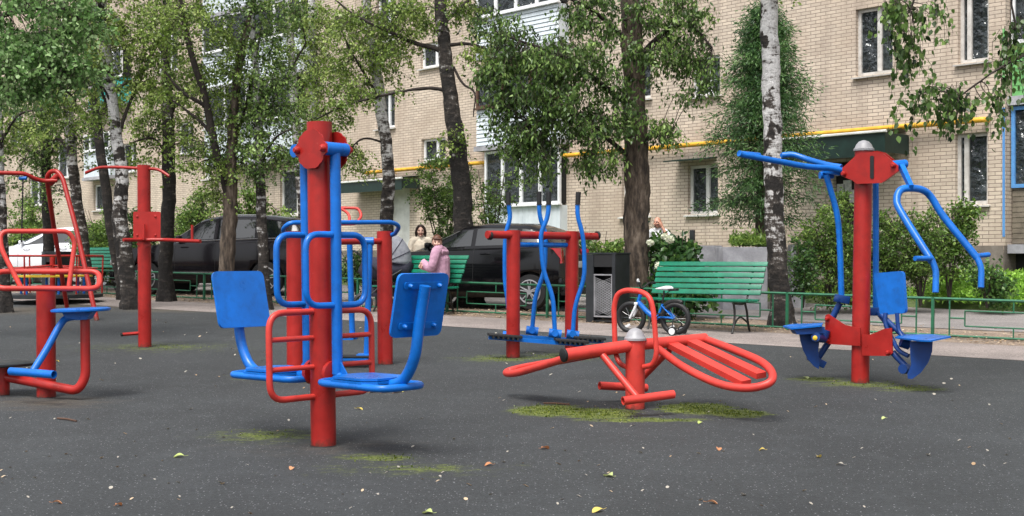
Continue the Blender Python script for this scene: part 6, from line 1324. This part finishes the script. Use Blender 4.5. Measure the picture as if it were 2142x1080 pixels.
shrub('shrub', 'green leafy bush under the right press arm, in front of the brick wall', 1925, 440, 62, 21.8, .055, .034, LF_BUSH, 90, tone=.5, depth=.5)
shrub('shrub', 'dark low bush left of the broad yellow-green bush, at the white birch', 1680, 500, 34, 21.4, .06, .04, LF_HYD, 40, tone=.6, depth=.4)
# hydrangea with pale heads
hr, horg, HB = shrub('hydrangea', 'hydrangea with round white flower heads beside the thick brown trunk', 1408, 490, 74, 20.4, .11, .085, LF_HYD, 170, tone=.5, depth=.5)
for (px, py, rad, dy) in ((1401, 501, .055, -.7), (1390, 495, .035, -.6), (1379, 556, .045, -.75), (1360, 508, .038, -.7)):
    c = np.array(W(px, py, 20.4 + dy)); N = 260; q = rng.normal(size=(N, 3)); q /= np.linalg.norm(q, axis=1)[:, None]; v, f, k = leaf_arrays(c + q * rad * np.array([1, 1, .8]), .028, .026, -.2, outd=q); raw_mesh('flower_head', v, f, LF_HEAD, hr, tone=np.clip(rng.normal(.6, .3, N * k), 0, 1), org=horg)
pr_ = W(1568, 500, 22.8)
def tuft_mass(name, label, pts, L, Wd, leaf, cat=None, kind=None, tone=.55, droop=-.6, org=None, grp=None):
    global NL
    P = np.array(pts); v, f, k = leaf_arrays(P, L, Wd, droop, fold=.12); T = np.clip(rng.normal(tone, .22, len(P)), 0, 1); o = raw_mesh(name, v, f, leaf, None, tone=np.repeat(T, k)); NL += len(P)
    if org is not None: o.data.transform(Matrix.Translation(-Vector(org))); o.location = org
    return tag(o, label, cat, grp, kind)
P = []
for _ in range(1500):
    a = W(rng.uniform(1528, 1606), 0, 22.7 + rng.uniform(-.1, .5)); z = wz(1568, 0) * 0 + W(0, 514, 22.8).z; P.append((a.x, a.y, z + abs(rng.normal(0, .09))))
tuft_mass('low_plant', 'bright green plants growing on top of the grey concrete planter block', P, .085, .035, LF_BUSH, cat='plant', tone=.75, org=(pr_.x, pr_.y, W(0, 514, 22.8).z))
# lawn growth along the bank, as one mass
P = []
def bank_z(t, v): return .14
for _ in range(26000):
    t = rng.uniform(-8, 26); v = 7.95 + (t + 40) * .015 + abs(rng.normal(0, .8)) + rng.uniform(-.1, .2); p = S(t, v); P.append((p.x, p.y, p.z + rng.uniform(-.05, .10) + min(.16, .1 * (v - 7.9))))
tuft_mass('lawn_grass', 'bright green grass and weeds along the bank', P, .13, .020, LF_GRASS, kind='stuff', tone=.55, droop=-.8)
P = []
for _ in range(42000):
    t = rng.uniform(-8, 4); v = 8.15 + rng.uniform(0, 1.5) ** 1.2; p = S(t, v); P.append((p.x, p.y, p.z + .10 + .20 * (v - 7.9) + rng.uniform(0, .20)))
tuft_mass('ground_cover', 'leafy ground cover in front of the bushes on the right', P, .085, .036, LF_GRASS, kind='stuff', tone=.75, droop=-.3)
P = []
for (x, y, rx, ry, st) in MOSS:
    for _ in range(int(8500 * rx * ry * (1.4 if st > 1 else .5 * st))):
        a = rng.uniform(0, 2 * math.pi); q = rng.random() ** .7; px_, py_ = x + rx * q * math.cos(a) * 1.05, y + ry * q * math.sin(a) * 1.05
        if math.sin(px_ * 23 + math.sin(py_ * 31) * 2) + math.sin(py_ * 47 + px_ * 9) > -.1 + 1.2 * (q > .75): P.append((px_, py_, gz(0, py_) + .010 + rng.uniform(-.002, .004)))
tuft_mass('moss', 'yellow-green moss cushions growing on the asphalt round the posts', P, .017, .010, LF_MOSS, kind='stuff', tone=.5, droop=-.9)
# dry leaves on the soil strip, one mass
P = []
for _ in range(9000):
    t = rng.uniform(-6, 26); v = 1.72 + abs(rng.normal(0, 1.0)) + .03
    if v > 4.1: continue
    p = S(t, v); P.append((p.x, p.y, p.z + .022))
v, f, k = leaf_arrays(np.array(P), .055, .036, 0); v = v.reshape(-1, k, 3); c = v.mean(1, keepdims=True); v = c + (v - c) * np.array([1, 1, .22]); raw = raw_mesh('leaf_litter', v.reshape(-1, 3), f, LF_LITTER, None, tone=np.repeat(np.clip(rng.normal(.5, .3, len(P)), 0, 1), k)); tag(raw, 'dry leaves scattered on the soil strip under the fence', kind='stuff')
# creeper leaves at the foot of the white birch
# ---------------------------------------------------------------- fallen leaves on the asphalt, each its own object
def leaf_proto(name, L, Wd, mat, kind=0, stem=True):
    mb = MB(); n = 9; pr = []
    for i in range(n): t = i / (n - 1); w = math.sin(math.pi * t ** .8) * Wd / 2; pr.append((t * L - L / 2, w))
    for x, w in pr: z = .006 + .006 * math.sin(x / L * 4 + kind) + .003; mb.v += [Vector((x, -w, z + w * .3 * (1 if kind else .1))), Vector((x, 0, z - .003)), Vector((x, w, z + w * .35))]
    for i in range(n - 1):
        for k in (0, 1): mb.f.append((i * 3 + k, i * 3 + k + 1, i * 3 + 4 + k, i * 3 + 3 + k))
    if stem: mb.tube([(L / 2, 0, .006), (L / 2 + L * .35, .004, .008)], .0012, 4)
    me = bpy.data.meshes.new(name); me.from_pydata([tuple(v) for v in mb.v], [], mb.f); me.materials.append(mat); me.shade_smooth(); a = me.attributes.new('tone', 'FLOAT', 'POINT')
    a.data.foreach_set('value', np.full(len(me.vertices), random.uniform(.3, .8), dtype=np.float32)); return me
pale = [leaf_proto('pale_leaf', .036, .027, LF_PALE, 0, False) for k in range(3)] + [leaf_proto('pale_leaf', .040, .024, LF_LITTER, 0, False) for k in range(2)]; NP_ = 0
spots = []
for _ in range(900):
    px, py = rng.uniform(0, 2142), 660 + 420 * rng.random() ** 1.5
    g = G(px, py); v = (Vector((g.x, g.y)) - SO).dot(SV)
    if v > -.1: continue
    if math.sin(g.x * 2.1 + 1.3 * math.sin(g.y * 1.7)) + math.sin(g.y * 2.9 + g.x) < rng.uniform(-1.2, .5): continue
    spots.append(g)
for g in spots[:230]:
    o = bpy.data.objects.new('pale_leaf', random.choice(pale)); COL.objects.link(o); o.location = g + Vector((0, 0, .009)); o.rotation_euler = (0, 0, random.uniform(0, 6.28)); k = min(1, g.y / 11 + .15) * (.55 + .6 * random.random() ** 2.2); o.scale = (k, k * random.uniform(.7, 1.3), k)
    tag(o, 'small whitish fallen leaf lying flat on the dark asphalt', 'leaf', 'pale fallen leaves on the asphalt')
big = [(374, 960, .085, .06, LF_YG, 'pale yellow-green leaf on the asphalt left of the central post'), (610, 986, .05, .04, LF_ORG, 'small orange leaf below left of the central post’s foot'), (752, 860, .07, .05, LF_YEL, 'yellow-orange leaf right of the central post'), (1140, 943, .085, .06, LF_ORG, 'curled orange-tan leaf below the moss of the bench machine'), (1274, 1001, .10, .07, LF_YG, 'bright yellow-green leaf in the near middle'), (1022, 978, .06, .045, LF_ORG, 'small tan leaf in the near middle, left of the green one'), (1503, 945, .06, .045, LF_ORG, 'orange leaf right of the moss patch'), (1490, 1058, .07, .05, LF_ORG, 'orange leaf near the bottom edge, right of the middle'), (1713, 961, .06, .04, LF_YEL, 'tan yellow leaf in the right foreground'), (1757, 977, .07, .035, LF_PALE, 'long whitish leaf in the right foreground'), (1849, 880, .05, .04, LF_YG, 'small yellow-green leaf below the rightmost post'), (1686, 794, .085, .06, LF_YG, 'pale yellow-green leaf beside the moss at the rightmost post'), (119, 759, .06, .05, LF_YEL, 'yellow leaf behind the leftmost red post'), (248, 1063, .06, .04, LF_ORG, 'orange scrap near the bottom left'), (895, 1079, .08, .06, LF_YG, 'pale green leaf cut by the bottom edge'), (1250, 1075, .09, .05, LF_YEL, 'yellowish leaf at the bottom edge'), (840, 822, .07, .05, LF_YEL, 'pale yellow leaf right of the tan leaf pile'), (120, 1058, .06, .04, LF_ORG, 'brown scrap at the bottom left corner'), (1943, 957, .07, .035, LF_PALE, 'whitish curled leaf at the far right foreground'), (1594, 946, .05, .035, LF_YEL, 'small cream leaf right of the orange leaf'), (1464, 889, .055, .04, LF_YG, 'small yellow leaf at the lower edge of the moss patch')]
for k, (x, y, L, w, m_, lb) in enumerate(big):
    o = bpy.data.objects.new('fallen_leaf', leaf_proto('fallen_leaf', L * .85, w * .85, m_, 1)); COL.objects.link(o); o.location = G(x, y) + Vector((0, 0, .009)); o.rotation_euler = (.15, -.1, k * 1.3); tag(o, lb, 'leaf', 'coloured fallen leaves on the asphalt')
for k in range(9):
    o = bpy.data.objects.new('fallen_leaf', leaf_proto('fallen_leaf', .09, .06, LF_ORG if k % 3 else LF_YEL, 1)); COL.objects.link(o); o.location = G(762 + k * 8.5, 818 + (k % 3) * 3) + Vector((0, 0, .012)); o.rotation_euler = (.2, .1, k * 2.1); tag(o, 'tan leaf in the small row of dry leaves behind the central post', 'leaf', 'row of tan leaves on the asphalt')
for (x0, y0, x1, y1, lb) in ((1137, 848, 1192, 851, 'thin brown stick on the moss left of the bench machine'), (160, 886, 120, 880, 'short brown twig in the left foreground')):
    mb = MB(); a, b_ = G(x0, y0), G(x1, y1); mb.tube([a + Vector((0, 0, .018)), a.lerp(b_, .5) + Vector((.0, .01, .022)), b_ + Vector((0, 0, .018))], .007, 6); solo(mb.build('stick', BROWNW), a, label=lb, cat='stick')
print('LEAVES', NL)
